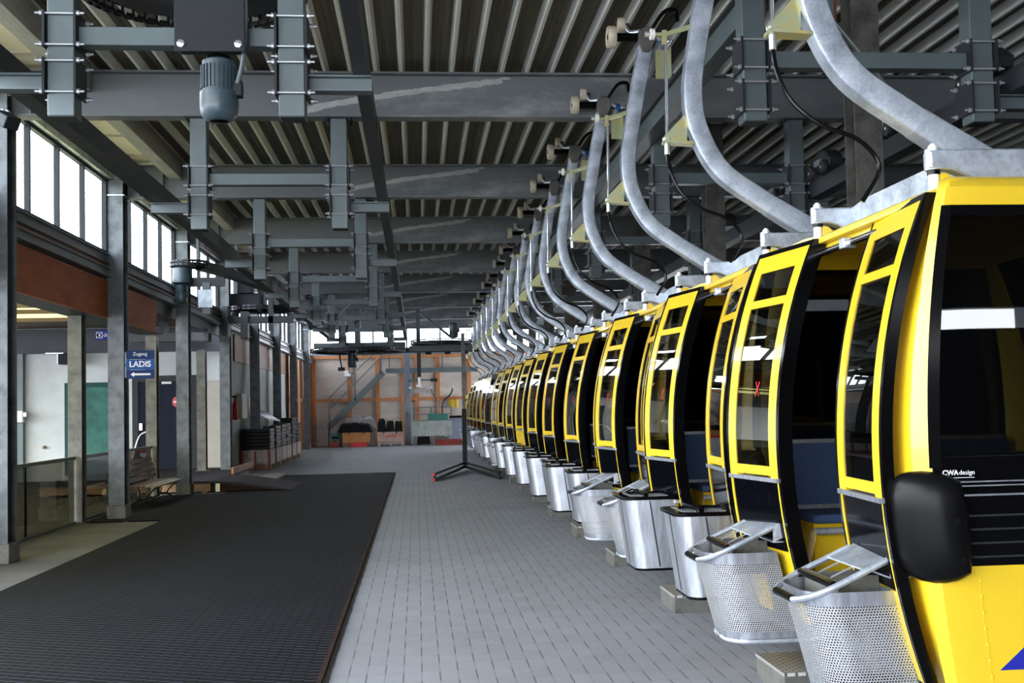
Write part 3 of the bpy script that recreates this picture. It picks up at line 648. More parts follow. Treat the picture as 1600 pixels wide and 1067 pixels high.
# seats across both ends
for sy in (-1, 1):
    q = MB().box(-.60, .60, min(sy*.50, sy*.92), max(sy*.50, sy*.92), .735, .78)
    st = q.build('bench_seat', M['seatblue'], g, bevel=.015)
    MB().bar((-.62, sy*.86, .79), (.62, sy*.86, .79), .05, .02).bar((-.62, sy*.93, 1.13), (.62, sy*.93, 1.13), .03, .02).build('seat_trim', M['alu'], st)
    m = MB().slab(lin(-.62, .62, 3), [.79, .95, 1.12], lambda x, z: (x, sy*(.86+.05*(z-.79)), z), lambda x, z: (x, sy*.955, z)); m.build('backrest', M['seatblue'], st)
    MB().box(-.58, .58, min(sy*.56, sy*.9), max(sy*.56, sy*.9), .27, .734).build('seat_base', M['yellow'], st)
    m = MB().cyl((-.60, sy*.49, .70), (.60, sy*.49, .70), .018, 10); m.build('seat_rail', M['galv'], st)
    br = MB()
    for x in (-.60, ): br.extrude([(sy*.48, .70), (sy*.48, .66), (sy*.62, .45), (sy*.72, .45), (sy*.72, .70)], 'x', x-.004, x+.004)
    br.build('seat_bracket', M['yellow'], st)
hr = MB().extrude([(-.60, 2.13), (-.53, 2.13), (-.53, 2.06), (-.56, 2.06), (-.56, 2.10), (-.60, 2.10)], 'y', -.74, .74)
hd = hr.build('header_rail', M['yellow'], g, bevel=.004)
MB().cyl((-.585, -.60, 2.055), (-.585, .60, 2.055), .016, 12).build('door_rod', M['chrome'], hd)
MB().box(-.615, -.555, -.06, .0, 2.03, 2.08).build('rod_clamp', M['alu'], hd, bevel=.004); MB().box(-.61, -.56, .50, .56, 2.03, 2.08).build('rod_clamp', M['alu'], hd, bevel=.004)
# door leaves
def leaf(near, panelmat=None):
    y0, y1 = (-.90, -.30) if near else (.30, .90)
    xa, xb = (-.82, -.775) if near else (-.83, -.92)     # outer face at the belly, at y0 and y1
    if not near: xa = -.83
    fx = lambda y, z, t=0.: (xa+(xb-xa)*(y-y0)/(y1-y0)+dz(z)+t, y, z)
    def sl(m, ya, yb, za, zb, t0=0., t1=.032, mi=0):
        n = max(2, int((zb-za)/.08)+1)
        return m.slab([ya, yb], lin(za, zb, n), lambda y, z: fx(y, z, t0), lambda y, z: fx(y, z, t1), mi)
    f = MB(); e = .028; sw = .082
    sl(f, y0+e, y0+e+sw, .97, 2.10); sl(f, y1-e-sw, y1-e, .97, 2.10)
    sl(f, y0+e+sw, y1-e-sw, 2.01, 2.10); sl(f, y0+e+sw, y1-e-sw, .985, 1.03); sl(f, y0+e+sw, y1-e-sw, 1.825, 1.865, -.004, .04)
    sl(f, y0+e, y0+e+.014, .28, .97); sl(f, y1-e-.014, y1-e, .28, .97)
    lf = f.build('door_leaf', M['yellow'], g)
    for za, zb in ((1.03, 1.825), (1.865, 2.01)):
        p = MB(); sl(p, y0+e+sw, y1-e-sw, za, zb, .005, .010); p.build('pane', M['glass'], lf)
    p = MB(); sl(p, y0+e+.014, y1-e-.014, .625, .955, .006, .04); lp = p.build('lower_panel', panelmat or M['blackpanel'], lf)
    p = MB(); sl(p, y0+e+.014, y1-e-.014, .28, .62, .004, .04); p.build('kick_plate', M['yellow'], lf)
    p = MB(); sl(p, y0+e, y1-e, .955, .975, -.012, .03); p.build('weather_strip', M['alu'], lf)
    s = MB(); sl(s, y0, y0+e, .26, 2.125, .0, .045 if near else .068); sl(s, y1-e, y1, .26, 2.125, .0, .068 if near else .045); sl(s, y0+e, y1-e, 2.10, 2.125, .0, .05)
    s.build('edge_seal', M['black'], lf)
    a = MB(); sl(a, y0+e+sw+.05, y0+e+sw+.056, 1.035, 1.82, .026, .03)
    a.build('glazing_bar', M['zincyellow'], lf)
    k = MB()
    if not near:
        zc, yc = 1.41, .55
        k.bar(fx(yc-.02, zc-.035, .002), fx(yc+.02, zc+.035, .002), .006, .002, (1, 0, 0)).bar(fx(yc+.02, zc-.035, .002), fx(yc-.02, zc+.035, .002), .006, .002, (1, 0, 0))
        k.build('cross_mark', M['red'], lf)
    return fx, lf
FXN, leafN = leaf(True); FXF, leafF = leaf(False)
text('lettering', 'CWA', .025, (-.640, -1.014, 1.072), (PI/2, 0, 0), M['signwhite'], g, .0008, 'LEFT', 1., .0007)
text('lettering', 'design', .024, (-.577, -1.014, 1.072), (PI/2, 0, 0), M['signwhite'], g, .0008, 'LEFT')
MB().box(-.640, -.518, -1.0135, -1.012, 1.053, 1.055).build('lettering_line', M['signwhite'], g)
# roof brackets, pins and side plates that carry the cabin
for y in (-.68, .66):
    p = [(-.50, 2.33), (-.50, 2.255), (-.41, 2.25), (-.30, 2.205), (.30, 2.205), (.41, 2.25), (.50, 2.255), (.50, 2.33), (.3, 2.335), (-.3, 2.335)]
    rb = MB().extrude(p, 'y', y-.035, y+.035).build('roof_bracket', M['galv'], g, bevel=.008)
    for x in (-.472, .472):
        MB().lathe((x, y, 2.13), (0, 0, 1), [(.022, 0), (.022, .105), (.018, .106), (.018, .205), (.021, .206), (.019, .220), (.008, .232)], 12).build('pin', M['white'], rb)
        MB().cyl((x, y, 2.235), (x, y, 2.252), .026, 14).build('rubber_ring', M['black'], rb)
        MB().cyl((x, y, 2.253), (x, y, 2.336), .034, 16).build('boss', M['galv'], rb)
        sg = 1 if x > 0 else -1
        MB().extrude([(x-sg*.02, 2.12), (x-sg*.02, 2.24), (x-sg*.05, 2.24), (x-sg*.09, 2.20), (x-sg*.10, 2.12)], 'y', y-.02, y+.02).build('mount_fin', M['yellow'], rb, bevel=.005)
for x in (-.30, .30):
    MB().extrude([(-.645, 2.225), (-.645, 2.325), (-.45, 2.345), (.43, 2.345), (.625, 2.325), (.625, 2.225)], 'x', x-.008, x+.008).build('side_plate', M['galv'], g)
MB().box(-.3, .3, -.12, .12, 2.28, 2.34).build('cross_member', M['galv'], g, bevel=.01)
# hanger arm and grip
armp = [(1.985, 4.46), (1.95, 4.25), (1.905, 4.02), (1.84, 3.68), (1.797, 3.38), (1.825, 3.12), (1.965, 2.85), (2.22, 2.66), (2.50, 2.485), (2.70, 2.36)]
ap = spline([(x-GX0, 0, z) for x, z in armp], 8)
MB().sweep(ap, rrect(.122, .105, .013)).build('hanger_arm', M['galvarm'], g, smooth=25)
MB().sweep(ap[-15:], rrect(.132, .115, .013), scale=lin(.95, 1.12, 15)).build('arm_socket', M['galv'], g, smooth=50)
gx = lambda X: X-GX0
gr = MB().extrude([(gx(1.90), 4.36), (gx(1.91), 4.47), (gx(1.97), 4.51), (gx(2.05), 4.49), (gx(2.06), 4.40), (gx(2.0), 4.28), (gx(1.93), 4.28)], 'y', -.06, .06).build('grip', M['galvmid'], g, bevel=.012)
MB().cyl((gx(1.71), 0, 4.425), (gx(1.93), 0, 4.425), .036, 14).build('axle', M['black'], gr)
def wheel(x, y, z, r, w):
    return MB().lathe((gx(x)-w/2, y, z), (1, 0, 0), [(r*.35, .012), (r*.42, .004), (r*.72, .004), (r*.78, 0), (r*.94, 0), (r, w*.18), (r, w*.82), (r*.94, w), (r*.5, w)], 24)
MB().cyl((gx(1.65), 0, 4.425), (gx(1.655), 0, 4.425), .02, 10).cyl((gx(1.79), .10, 4.56), (gx(1.86), .10, 4.56), .02, 10).build('hub', M['dark'], gr)
wheel(1.684, 0, 4.425, .092, .07).build('roller', M['cream'], gr, smooth=50)
wheel(1.79, .10, 4.56, .064, .055).build('roller', M['cream'], gr, smooth=50)
MB().sweep(spline([(gx(1.82), .10, 4.545), (gx(1.86), .10, 4.50), (gx(1.95), .08, 4.50), (gx(2.03), .06, 4.47), (gx(2.12), .06, 4.43)], 5), rrect(.035, .05, .008)).build('lever', M['alu'], gr)
MB().cyl((gx(2.13), .12, 4.40), (gx(1.985), .12, 4.10), .045, 16).cyl((gx(1.985), .12, 4.10), (gx(1.95), .12, 4.03), .03, 12).build('spring_tube', M['alu'], gr)
MB().lathe((gx(2.10), .12, 4.42), (1, 0, .15), [(.02, 0), (.045, .01), (.05, .04), (.045, .07), (.02, .08)], 16).build('cap', M['bluepl'], gr)
MB().lathe((gx(2.18), .12, 4.43), (1, 0, .15), [(.012, 0), (.018, .02), (.01, .03), (.02, .045), (.01, .06)], 10).build('cap_pin', M['bright'], gr)
MB().box(gx(2.06), gx(2.18), .02, .03, 4.08, 4.33).box(gx(2.17), gx(2.18), -.05, .03, 4.08, 4.33).build('bent_plate', M['zincyellow'], gr)
MB().sweep(spline([(gx(2.0), -.02, 4.45), (gx(2.12), -.05, 4.62), (gx(2.22), -.05, 4.64), (gx(2.24), -.05, 4.55)], 5), rrect(.03, .05, .006)).build('grip_jaw', M['black'], gr)
cr_ = MB().cyl((gx(1.625), 0, 3.07), (gx(1.635), 0, 3.68), .011, 10).build('control_rod', M['chrome'], g)
MB().cyl((gx(1.50), 0, 3.735), (gx(1.53), 0, 3.735), .018, 10).build('roller_nut', M['bright'], cr_)
MB().lathe((gx(1.53), 0, 3.735), (1, 0, 0), [(.02, 0), (.036, .004), (.036, .03), (.02, .034)], 18).build('small_roller', M['white'], cr_)
MB().cyl((gx(1.565), 0, 3.735), (gx(1.66), 0, 3.735), .014, 10).box(gx(1.61), gx(1.64), -.015, .015, 3.67, 3.76).bar((gx(1.64), 0, 3.735), (gx(1.84), 0, 3.80), .02, .03).build('rod_link', M['zincyellow'], cr_)
MB().add([], []).extrude([(gx(1.60), 3.035), (gx(1.755), 3.02), (gx(1.76), 3.20), (gx(1.735), 3.20), (gx(1.60), 3.06)], 'y', -.012, .012).extrude([(gx(1.60), 3.02), (gx(1.80), 3.01), (gx(1.80), 3.025), (gx(1.60), 3.038)], 'y', -.05, .05).build('rod_bracket', M['zincyellow'], cr_)
cb = spline([(gx(1.625), 0, 3.05), (gx(1.625), 0, 2.96), (gx(1.64), -.01, 2.84), (gx(1.70), -.03, 2.70), (gx(1.82), -.06, 2.59), (gx(1.97), -.08, 2.525), (gx(2.06), -.08, 2.44), (gx(2.07), -.08, 2.36), (gx(2.0), -.06, 2.24)], 6)
MB().tube(cb, .011, 8).build('cable', M['black'], g)
MB().cyl((gx(1.625), 0, 3.045), (gx(1.625), 0, 2.95), .018, 10).cyl((gx(1.625), 0, 3.055), (gx(1.625), 0, 3.04), .028, 6).build('cable_end', M['bright'], cr_)
# ski baskets on the door leaves
def basket_plan(w, d, r, n=7):
    """u shape open to the back; x from 0 (back) to -d (front), y across"""
    o = [(0, -w/2)]
    o += [(-d+r-r*math.sin(PI/2*i/n), -w/2+r-r*math.cos(PI/2*i/n)) for i in range(n+1)]
    o += [(-d+r-r*math.cos(PI/2*i/n), w/2-r+r*math.sin(PI/2*i/n)) for i in range(n+1)]
    return o+[(0, w/2)]
def perf_basket(yc, xb, par):
    P = basket_plan(.42, .34, .13); L = [0]
    for a, c in zip(P, P[1:]): L.append(L[-1]+math.dist(a, c))
    lean = lambda z: .10*(.60-z)/.40
    def X(p, z): return (xb+p[0]+lean(z), yc+p[1]*(1-.08*(.6-z)/.4), z)
    def wall(z0, z1, mat, nm, par, t=.0025, off=0.):
        m = MB(); uv = []
        zs = lin(z0, z1, 6)
        for k in (0, 1):
            for i, p in enumerate(P):
                for z in zs:
                    q = X((p[0]+(t*k if i not in (0, len(P)-1) else 0)-off*(p[0] < -.1), p[1]*(1-.006*k)), z); m.v.append(q); uv.append((L[i], z))
        nz = len(zs); N = len(P)*nz
        for i in range(len(P)-1):
            for j in range(nz-1):
                m.face((i*nz+j, (i+1)*nz+j, (i+1)*nz+j+1, i*nz+j+1))
        if t > .003:
            for i in range(len(P)-1):
                for j in range(nz-1): m.face((N+i*nz+j, N+i*nz+j+1, N+(i+1)*nz+j+1, N+(i+1)*nz+j))
                m.face((i*nz+nz-1, (i+1)*nz+nz-1, N+(i+1)*nz+nz-1, N+i*nz+nz-1)); m.face((i*nz, N+i*nz, N+(i+1)*nz, (i+1)*nz))
        return m.build(nm, mat, par, uvs=uv, smooth=60)
    k = wall(.235, .565, M['perf'], 'ski_basket', par)
    wall(.565, .62, M['alu'], 'rim_band', k, .004); wall(.20, .235, M['alu'], 'base_band', k, .004)
    MB().extrude([X(p, .205)[:2] for p in P], 'z', .20, .212).build('basket_floor', M['steeldk'], k)
    bp = MB().slab([yc-.20, yc+.20], [.25, .45, .62], lambda y, z: (xb+lean(z)-.004, y, z), lambda y, z: (xb+lean(z), y, z)).build('back_plate', M['steel'], k)  # galvanised plate given a darker steel, standing for the shade inside
    dv = MB()
    for y in (-.07, .07): dv.box(xb-.22, xb-.01, yc+y-.002, yc+y+.002, .50, .66)
    dv.box(xb-.22, xb-.216, yc-.19, yc+.19, .48, .66); dv.build('divider', M['galvmid'], k)
    # lid: sloping plate, tube frame, rubber bars
    sz = lambda x: .745+(x-xb)*.44
    lp = lambda x, y, o=0: (x, y, sz(x)+o)
    MB().slab([xb-.115, xb+.03], [yc-.205, yc+.205], lambda x, y: lp(x, y, .006), lambda x, y: lp(x, y, 0)).build('lid_plate', M['galv'], k)
    MB().slab([xb-.02, xb+.035], [0, 1], lambda x, v: (x, yc-.205, sz(x)-.07*v), lambda x, v: (x, yc-.209, sz(x)-.07*v)).slab([xb-.02, xb+.035], [0, 1], lambda x, v: (x, yc+.205, sz(x)-.07*v), lambda x, v: (x, yc+.209, sz(x)-.07*v)).box(xb-.02, xb+.06, yc-.209, yc+.209, .665, .67).build('lid_bracket', M['galv'], k)
    fr = [lp(xb-.02, yc-.20)]+[lp(xb+p[0]*1.06-.01, yc+p[1]*.98) for p in P[1:-1]]+[lp(xb-.02, yc+.20)]
    MB().tube(fr, .013, 8).build('lid_frame', M['galv'], k)
    for x, w in ((xb-.235, .19), (xb-.37, .10)): MB().tube([lp(x, yc-w, .004), lp(x, yc+w, .004)], .016, 8).build('rubber_bar', M['black'], k)
    for y in (-.07, .07): MB().tube([lp(xb-.115, yc+y), lp(xb-.24, yc+y)], .004, 6).build('lid_rod', M['bright'], k)
    MB().tube(spline([X(P[i], .193) for i in range(len(P)-2, 0, -2)]+[X((.0, -.215), .193), X((.09, -.235), .205), X((.17, -.235), .225)], 3), .011, 8).build('base_tube', M['galv'], k)
    return k
def smooth_bin(yc, xb, par):
    P = basket_plan(.44, .33, .075)
    X = lambda p, z: (xb+p[0]+.06*(.70-z)/.45, yc+p[1], z)
    k = MB().slab(range(len(P)), lin(.25, .705, 6), lambda i, z: X(P[i], z), lambda i, z: X((P[i][0]*.98, P[i][1]*.98), z)).build('ski_basket', M['alu'], par, smooth=50)
    MB().extrude([X(p, .25)[:2] for p in P], 'z', .235, .252).build('base_plate', M['black'], k)
    MB().bar(X((-.17, -.2215), .26), X((-.17, -.2215), .70), .010, .004, (0, 1, 0)).build('seam', M['dark'], k); MB().bar(X((-.331, .0), .26), X((-.331, .0), .70), .006, .006, (1, 0, 0)).build('seam', M['dark'], k)
    t = MB(); ox, oy = 1.07, 1.06
    t.extrude([(xb+p[0]*ox+.0, yc+p[1]*oy) for p in P], 'z', .705, .728); t.build('top_frame', M['black'], k, bevel=.006)
    s = MB()
    for y in (-.15, -.05, .05, .15): s.box(xb-.17, xb-.04, yc+y-.028, yc+y+.028, .728, .731)
    s.box(xb-.29, xb-.21, yc-.15, yc+.15, .728, .731); s.build('slot', M['alu'], k)
    MB().bar((xb-.19, yc-.2, .74), (xb-.19, yc+.2, .74), .03, .022).bar((xb-.28, yc, .74), (xb-.03, yc, .74), .03, .014).build('cross_bar', M['black'], k)
    [MB().cyl((xb+.0, yc+q, .69), (xb+.07, yc+q, .69), .012, 8).build('hinge_bolt', M['bright'], k) for q in (-.235, .235)]
    MB().box(xb-.01, xb+.10, yc-.2, yc+.2, .60, .70).build('mount_bracket', M['yellow'], k)
    return k
XBN, XBF = FXN(-.6, .6)[0]-.005, FXF(.6, .6)[0]-.005
index_kids()
# ---- the row
N_G = 16
KN = ['P', 'S', 'P', 'S', 'S', 'S', 'S', 'P', 'P', 'S', 'P', 'P', 'P', 'S', 'P', 'P']
KF = ['P', 'S', 'P', 'S', 'S', 'S', 'S', 'S', 'P', 'S', 'P', 'P', 'S', 'P', 'P', 'P']
OFF = [.02, .008, -.01, -.02, -.02, -.01, 0, .01, .01, .02, .02, .02, .02, .02, .02, .02]
desc = {0: 'yellow gondola cabin at the camera end, with black corner bumper and white end lettering',
        6: 'yellow gondola cabin in the parked row with one plain yellow lower door panel',
        10: 'gondola cabin in the parked row whose door leaf frame is black instead of yellow',
        15: 'last yellow gondola cabin at the far end of the parked row, near the boarded wall'}
# baskets are built once per kind and side, then copied onto each cabin
BK = {}
for kind, fn in (('P', perf_basket), ('S', smooth_bin)):
    for side, yc, xb in (('N', -.6, XBN), ('F', .6, XBF)):
        BK[kind+side] = fn(yc, xb, g)
index_kids()
bset = set(o.name for o in BK.values())
cab_parts = [o for o in KIDS[g.name] if o.name not in bset]
yl = None
roots = []
for k in range(N_G):
    root = g.copy(); COL.objects.link(root)
    root.location = (KS*(GX0+OFF[k]), KS*(GY0+GP*k), 1.35*(1-KS)); root.scale = (KS, KS, KS)
    root['label'] = desc.get(k, 'yellow gondola cabin with open black-edged doors, %s of the parked row from the camera end' % ORD[k])
    for c in cab_parts:
        n = copy_tree(c, root)
        if k == 6 and c.name == leafF.name:
            for q in n.children: 
                if q.name.split('.')[0] in ('lower_panel', ): q.data = q.data.copy(); q.data.materials[0] = M['yellow']
        if k == 10 and c.name in (leafF.name, leafN.name): n.data = n.data.copy(); n.data.materials[0] = M['black']
    copy_tree(BK[KN[k]+'N'], root); copy_tree(BK[KF[k]+'F'], root)
    roots.append(root)
# the pattern itself leaves the scene
def drop(o):
    for c in KIDS.get(o.name, []): drop(c)
    bpy.data.objects.remove(o)
drop(g)
# checker plate steps on the pavers under the baskets
for k in range(14):
    x, y = 2.02+OFF[k], GY0+GP*k
    o = thing('step_plate', (x, y, 0), 'checker plate step on the pavers under the baskets of the %s gondola in the row' % ORD[k], 'step', 'steps under the gondolas')
    MB().box(x-.41, x, y+.08, y+.52, .10, .115).build('tread', M['checker'], o)
    MB().box(x-.405, x-.005, y+.085, y+.515, .0, .10).build('skirt', M['galvmid'], o)
# grip track above the cabins
o = thing('track_beam', (2.3, 6, 3.9), 'pale grey overhead grip track beam running above the parked gondolas', 'track beam', 'overhead track beams')
MB().box(2.24, 2.38, 7.44, 41, 3.93, 4.09).build('beam_body', M['steel'], o)
MB().box(2.20, 2.42, 7.44, 41, 4.09, 4.105).build('running_flange', M['rail'], o)

# ================================================================== hanging steelwork and drives
def nut(m, p, ax, r=.014): m.lathe(p, ax, [(r, 0), (r, .012), (r*.45, .013), (r*.45, .03)], 6)
def frame(k, Y, xs, stubs, label, ztop=4.2, group='support frames', brace=False, zb=3.11):
    o = thing('support_frame', ((xs[0]+xs[-1])/2, Y, zb), label, 'support frame', group)
    for x in xs:
        p = MB().box(x-.0775, x+.0775, Y-.0775, Y+.0775, zb, ztop-.015)
        p = p.build('post', M['steel'], o, bevel=.006)
        e = MB().box(x-.13, x+.13, Y-.11, Y+.11, ztop-.016, ztop-.002)
        for sx in (-1, 1):
            for sy in (-1, 1): nut(e, (x+sx*.11, Y+sy*.09, ztop-.016), (0, 0, -1), .013)
        e.build('end_plate', M['steeldk'], p)
        MB().box(x-.07, x+.07, Y-.07, Y+.07, zb-.004, zb).build('end_cap', M['steeldk'], p)
    for a, b in zip(xs, xs[1:]):
        MB().box(a+.095, b-.095, Y-.055, Y+.055, 3.54, 3.65).build('cross_beam', M['steel'], o, bevel=.004)
    for x in xs:
        for z0, z1 in ((3.53, 3.715), (3.25, 3.435)):
            for sx in (-1, 1):
                c = MB().box(x+sx*.089-.007, x+sx*.089+.007, Y-.115, Y+.115, z0-.015, z1+.015).build('clamp_plate', M['steeldk'], o)
                for sy in ((-1, 1) if k < 3 else (-1,)):
                    z = z0 if sx < 0 else z1
                    t = MB().lathe((x-.14, Y+sy*.098, z), (1, 0, 0), [(.0075, 0), (.0075, .026), (.016, .026), (.016, .042), (.0075, .043), (.0075, .237), (.016, .238), (.016, .254), (.0075, .255), (.0075, .28)], 8)
                    t.build('tie_rod', M['bright'], c)
    for a, b in stubs:
        x0, x1 = min(a, b), max(a, b)
        MB().box(x0, x1, Y-.05, Y+.05, 3.275, 3.285).box(x0, x1, Y-.05, Y+.05, 3.362, 3.372).box(x0, x1, Y-.005, Y+.005, 3.285, 3.362).build('stub_beam', M['steel'], o)
    if brace:
        a, b = xs[0], xs[1]
        MB().bar((a+.1, Y+.03, 3.66), ((a+b)/2, Y+.03, 4.18), .06, .08, (0, 1, 0)).build('diagonal_brace', M['steel'], o)
        MB().bar((b-.1, Y+.03, 3.66), ((a+b)/2, Y+.03, 4.18), .06, .08, (0, 1, 0)).build('diagonal_brace', M['steel'], o)
    return o
for k in range(7):
    Y = 7.0+4.3*k if k else 7.0
    frame(k, Y, (-2.05, -.715), ((-2.51, -2.146), (-.62, -.24)), 'slate grey support frame hanging over the rubber mat, %s from the camera end' % ORD[k],
          4.64 if k == 0 else 4.2, brace=(k > 4))
for k in range(7):
    Y = 7.35 if k == 0 else 7.0+4.3*k
    frame(k, Y, (2.24 if k == 0 else 2.47, 3.80 if k == 0 else 3.86), ((3.91 if k == 0 else 3.97, 4.2),), 'dark support frame hanging over the yellow gondolas, %s from the camera end' % ORD[k],
          4.64 if k == 0 else 4.2, group='support frames over the gondolas', zb=3.18 if k == 0 else 3.11)
def rail(nm, x0, x1, y0, y1, label, z0=3.374, z1=3.53):
    o = thing(nm, ((x0+x1)/2, y0, z0), label, 'track beam', 'overhead track beams')
    m = MB().box(x0, x1, y0, y1, z0, z1); b_ = m.build('beam_body', M['rail'], o)
    j = MB(); y = y0+5
    while y < y1-1: j.box(x0-.006, x1+.006, y-.09, y+.09, z0+.02, z1-.02); y += 6
    j.build('splice_plate', M['rail'], b_)
    return o
rail('track_beam', -2.51, -2.385, 3.5, 33.5, 'dark overhead track beam on the frame stubs nearer the clerestory columns')
rail('track_beam', -.35, -.262, 3.5, 34.5, 'dark narrow overhead track beam above the edge between mat and pavers')
rail('track_beam', 3.98, 4.12, 3.5, 40, 'dark overhead track beam behind the gondolas, with wheeled trolleys on it')
for k, y in enumerate((7.7, 9.35, 10.9, 12.4, 14.6)):
    o = thing('trolley', (4.05, y, 3.53), 'dark wheeled trolley parked on the track behind the gondolas, %s from the camera end' % ORD[k], 'trolley', 'track trolleys')
    MB().extrude([(y-.25, 3.60), (y+.25, 3.60), (y+.22, 3.70), (y+.05, 3.80), (y-.12, 3.78), (y-.27, 3.68)], 'x', 3.98, 4.12).build('trolley_body', M['steeldk'], o, bevel=.01)
    for s in (-.17, .17):
        w_ = MB().lathe((3.93, y+s, 3.60), (1, 0, 0), [(.02, -.005), (.03, 0), (.065, 0), (.07, .01), (.07, .04), (.02, .05)], 18).build('wheel', M['dark'], o)
        MB().lathe((3.922, y+s, 3.60), (1, 0, 0), [(.012, 0), (.018, .004)], 8).build('hub', M['bright'], w_)
    MB().box(3.95, 4.0, y-.08, y+.08, 3.64, 3.70).build('clamp_block', M['alu'], o)
o = thing('brace_rod', (3.1, 8.0, 4.1), 'thin dark diagonal brace rod crossing behind the nearest hanger arm', 'brace rod')
MB().cyl((3.02, 8.0, 4.15), (3.62, 8.0, 3.42), .013, 8).build('rod', M['steel'], o); MB().box(2.97, 3.06, 7.98, 8.02, 4.12, 4.645).build('lug', M['steel'], o)
# electric drives
def motor(m_par, c, s=1., up=False, parts=True):
    """vertical flange motor; c is the flange centre, body hangs below (or stands above)"""
    x, y, z = c; d = 1 if up else -1
    bd = MB().lathe((x, y, z), (0, 0, d), [(.07*s, 0), (.10*s, .02*s), (.10*s, .205*s), (.116*s, .212*s), (.117*s, .30*s), (.110*s, .345*s), (.088*s, .378*s), (.06*s, .39*s)], 28).build('motor_body', M['motor'], m_par, smooth=50)
    f = MB()
    for i in range(26):
        a = 2*PI*i/26; f.bar((x+.1*s*math.cos(a), y+.1*s*math.sin(a), z+d*.05*s), (x+.1*s*math.cos(a), y+.1*s*math.sin(a), z+d*.195*s), .006*s, .022*s, (math.cos(a), math.sin(a), 0))
    f.build('cooling_fins', M['motor'], bd)
    MB().lathe((x, y, z+d*.39*s), (0, 0, d), [(.058*s, 0), (.05*s, .003), (.02*s, .004)], 20).build('fan_grille', M['black'], bd)
    MB().box(x+.085*s, x+.145*s, y-.05*s, y+.03*s, z+d*.19*s-.05*s, z+d*.19*s+.05*s).build('terminal_box', M['steeldk'], bd, bevel=.006)
    return bd
def chain_ring(par, c, R, h=.045, n=44, a0=0., a1=2*PI, band=True, disc=False, matn='chain'):
    x, y, z = c; q = MB(); full = abs(a1-a0-2*PI) < 1e-4
    for i in range(n):
        a = a0+(a1-a0)*i/n; b_ = a0+(a1-a0)*(i+.8)/n
        for zz in (z-h, z+h):
            for rr in (R-.022, R+.022): q.bar((x+rr*math.cos(a), y+rr*math.sin(a), zz), (x+rr*math.cos(b_), y+rr*math.sin(b_), zz), .012, .030)
        q.cyl((x+R*math.cos(a), y+R*math.sin(a), z-h-.018), (x+R*math.cos(a), y+R*math.sin(a), z+h+.018), .012, 6)
    q = q.build('chain', M[matn], par)
    if disc:
        m = MB().lathe((x, y, z-.02), (0, 0, 1), [(R*.18, -.05), (R*.2, 0), (R*.86, 0), (R*.9, -.02), (R*.95, -.02), (R*.95, .04), (R*.2, .04)], 40).build('wheel_disc', M['steeldk'], par)
        s_ = MB()
        for i in range(8):
            a = 2*PI*i/8; s_.bar((x+R*.2*math.cos(a), y+R*.2*math.sin(a), z-.04), (x+R*.88*math.cos(a), y+R*.88*math.sin(a), z-.04), .05, .05)
        s_.build('wheel_ribs', M['steeldk'], m)
    return q
o = thing('chain_drive', (-1.175, 6.95, 3.47), 'hanging electric motor with grey gearbox plate and black chain ring above the rubber mat', 'chain drive', 'chain drives')
gb = MB().box(-1.378, -.972, 6.82, 6.835, 3.468, 3.80).box(-1.36, -.99, 6.835, 6.93, 3.48, 3.80).build('gearbox_plate', M['steeldk'], o, bevel=.004)
for x in (-1.34, -1.01): MB().lathe((x, 6.82, 3.512), (0, -1, 0), [(.024, 0), (.024, .012), (.012, .016)], 6).build('bolt', M['bright'], gb)
MB().lathe((-1.175, 6.98, 3.80), (0, 0, 1), [(.15, 0), (.17, .03), (.17, .25), (.12, .30), (.08, .42)], 24).build('gearbox', M['steeldk'], o)
MB().cyl((-1.145, 6.95, 3.40), (-1.145, 6.95, 3.47), .075, 18).build('motor_neck', M['black'], o)
motor(o, (-1.145, 6.95, 3.462), .97)
MB().tube(spline([(-1.03, 6.90, 3.30), (-1.0, 6.88, 3.40), (-.975, 6.86, 3.6), (-.985, 6.86, 3.9), (-1.1, 6.9, 4.1)], 6), .014, 8).build('cable', M['steel'], o)
chain_ring(o, (-1.46, 7.80, 4.22), .74, .04, 54)
MB().lathe((-1.46, 7.80, 4.20), (0, 0, 1), [(.10, -.03), (.64, 0), (.67, .03), (.64, .05), (.1, .05)], 36).build('sprocket', M['chain'], o)
o = thing('chain_drive', (-3.66, 18.6, 3.7), 'grey-green motor under a chain ring in front of the column by the bench', 'chain drive', 'chain drives')
MB().lathe((-3.66, 18.6, 3.67), (0, 0, -1), [(.10, 0), (.15, .03), (.155, .26), (.10, .29)], 24).build('gearbox', M['motor'], o, smooth=50)
motor(o, (-3.68, 18.6, 3.39), .8)
chain_ring(o, (-3.57, 18.7, 3.72), .28, .03, 26)
MB().lathe((-3.57, 18.7, 3.70), (0, 0, 1), [(.05, 0), (.24, 0), (.24, .03), (.05, .03)], 26).build('sprocket', M['chain'], o)
tr = MB().sweep(spline([(-3.4, 18.75, 3.70), (-3.2, 19.5, 3.70), (-2.95, 20.6, 3.68), (-2.7, 22, 3.66), (-2.5, 23.6, 3.64)], 6), [(-.09, -.07), (.09, -.07), (.09, .07), (.075, .07), (.075, -.055), (-.075, -.055), (-.075, .07), (-.09, .07)], up=(0, 0, 1))
tr.build('chain_trough', M['rail'], o)
MB().box(-3.36, -3.24, 18.62, 18.74, 2.92, 3.42).build('mounting_post', M['steel'], o); MB().box(-3.60, -3.02, 18.64, 18.72, 3.36, 3.50).build('mounting_beam', M['rail'], o); MB().box(-3.42, -3.20, 18.60, 18.62, 3.02, 3.30).build('clamp_plate', M['galv'], o)
MB().box(-3.48, -3.44, 18.8, 18.84, 3.74, 4.645).box(-3.05, -3.0, 19.9, 19.95, 3.74, 4.645).build('hanger_strap', M['steel'], o)
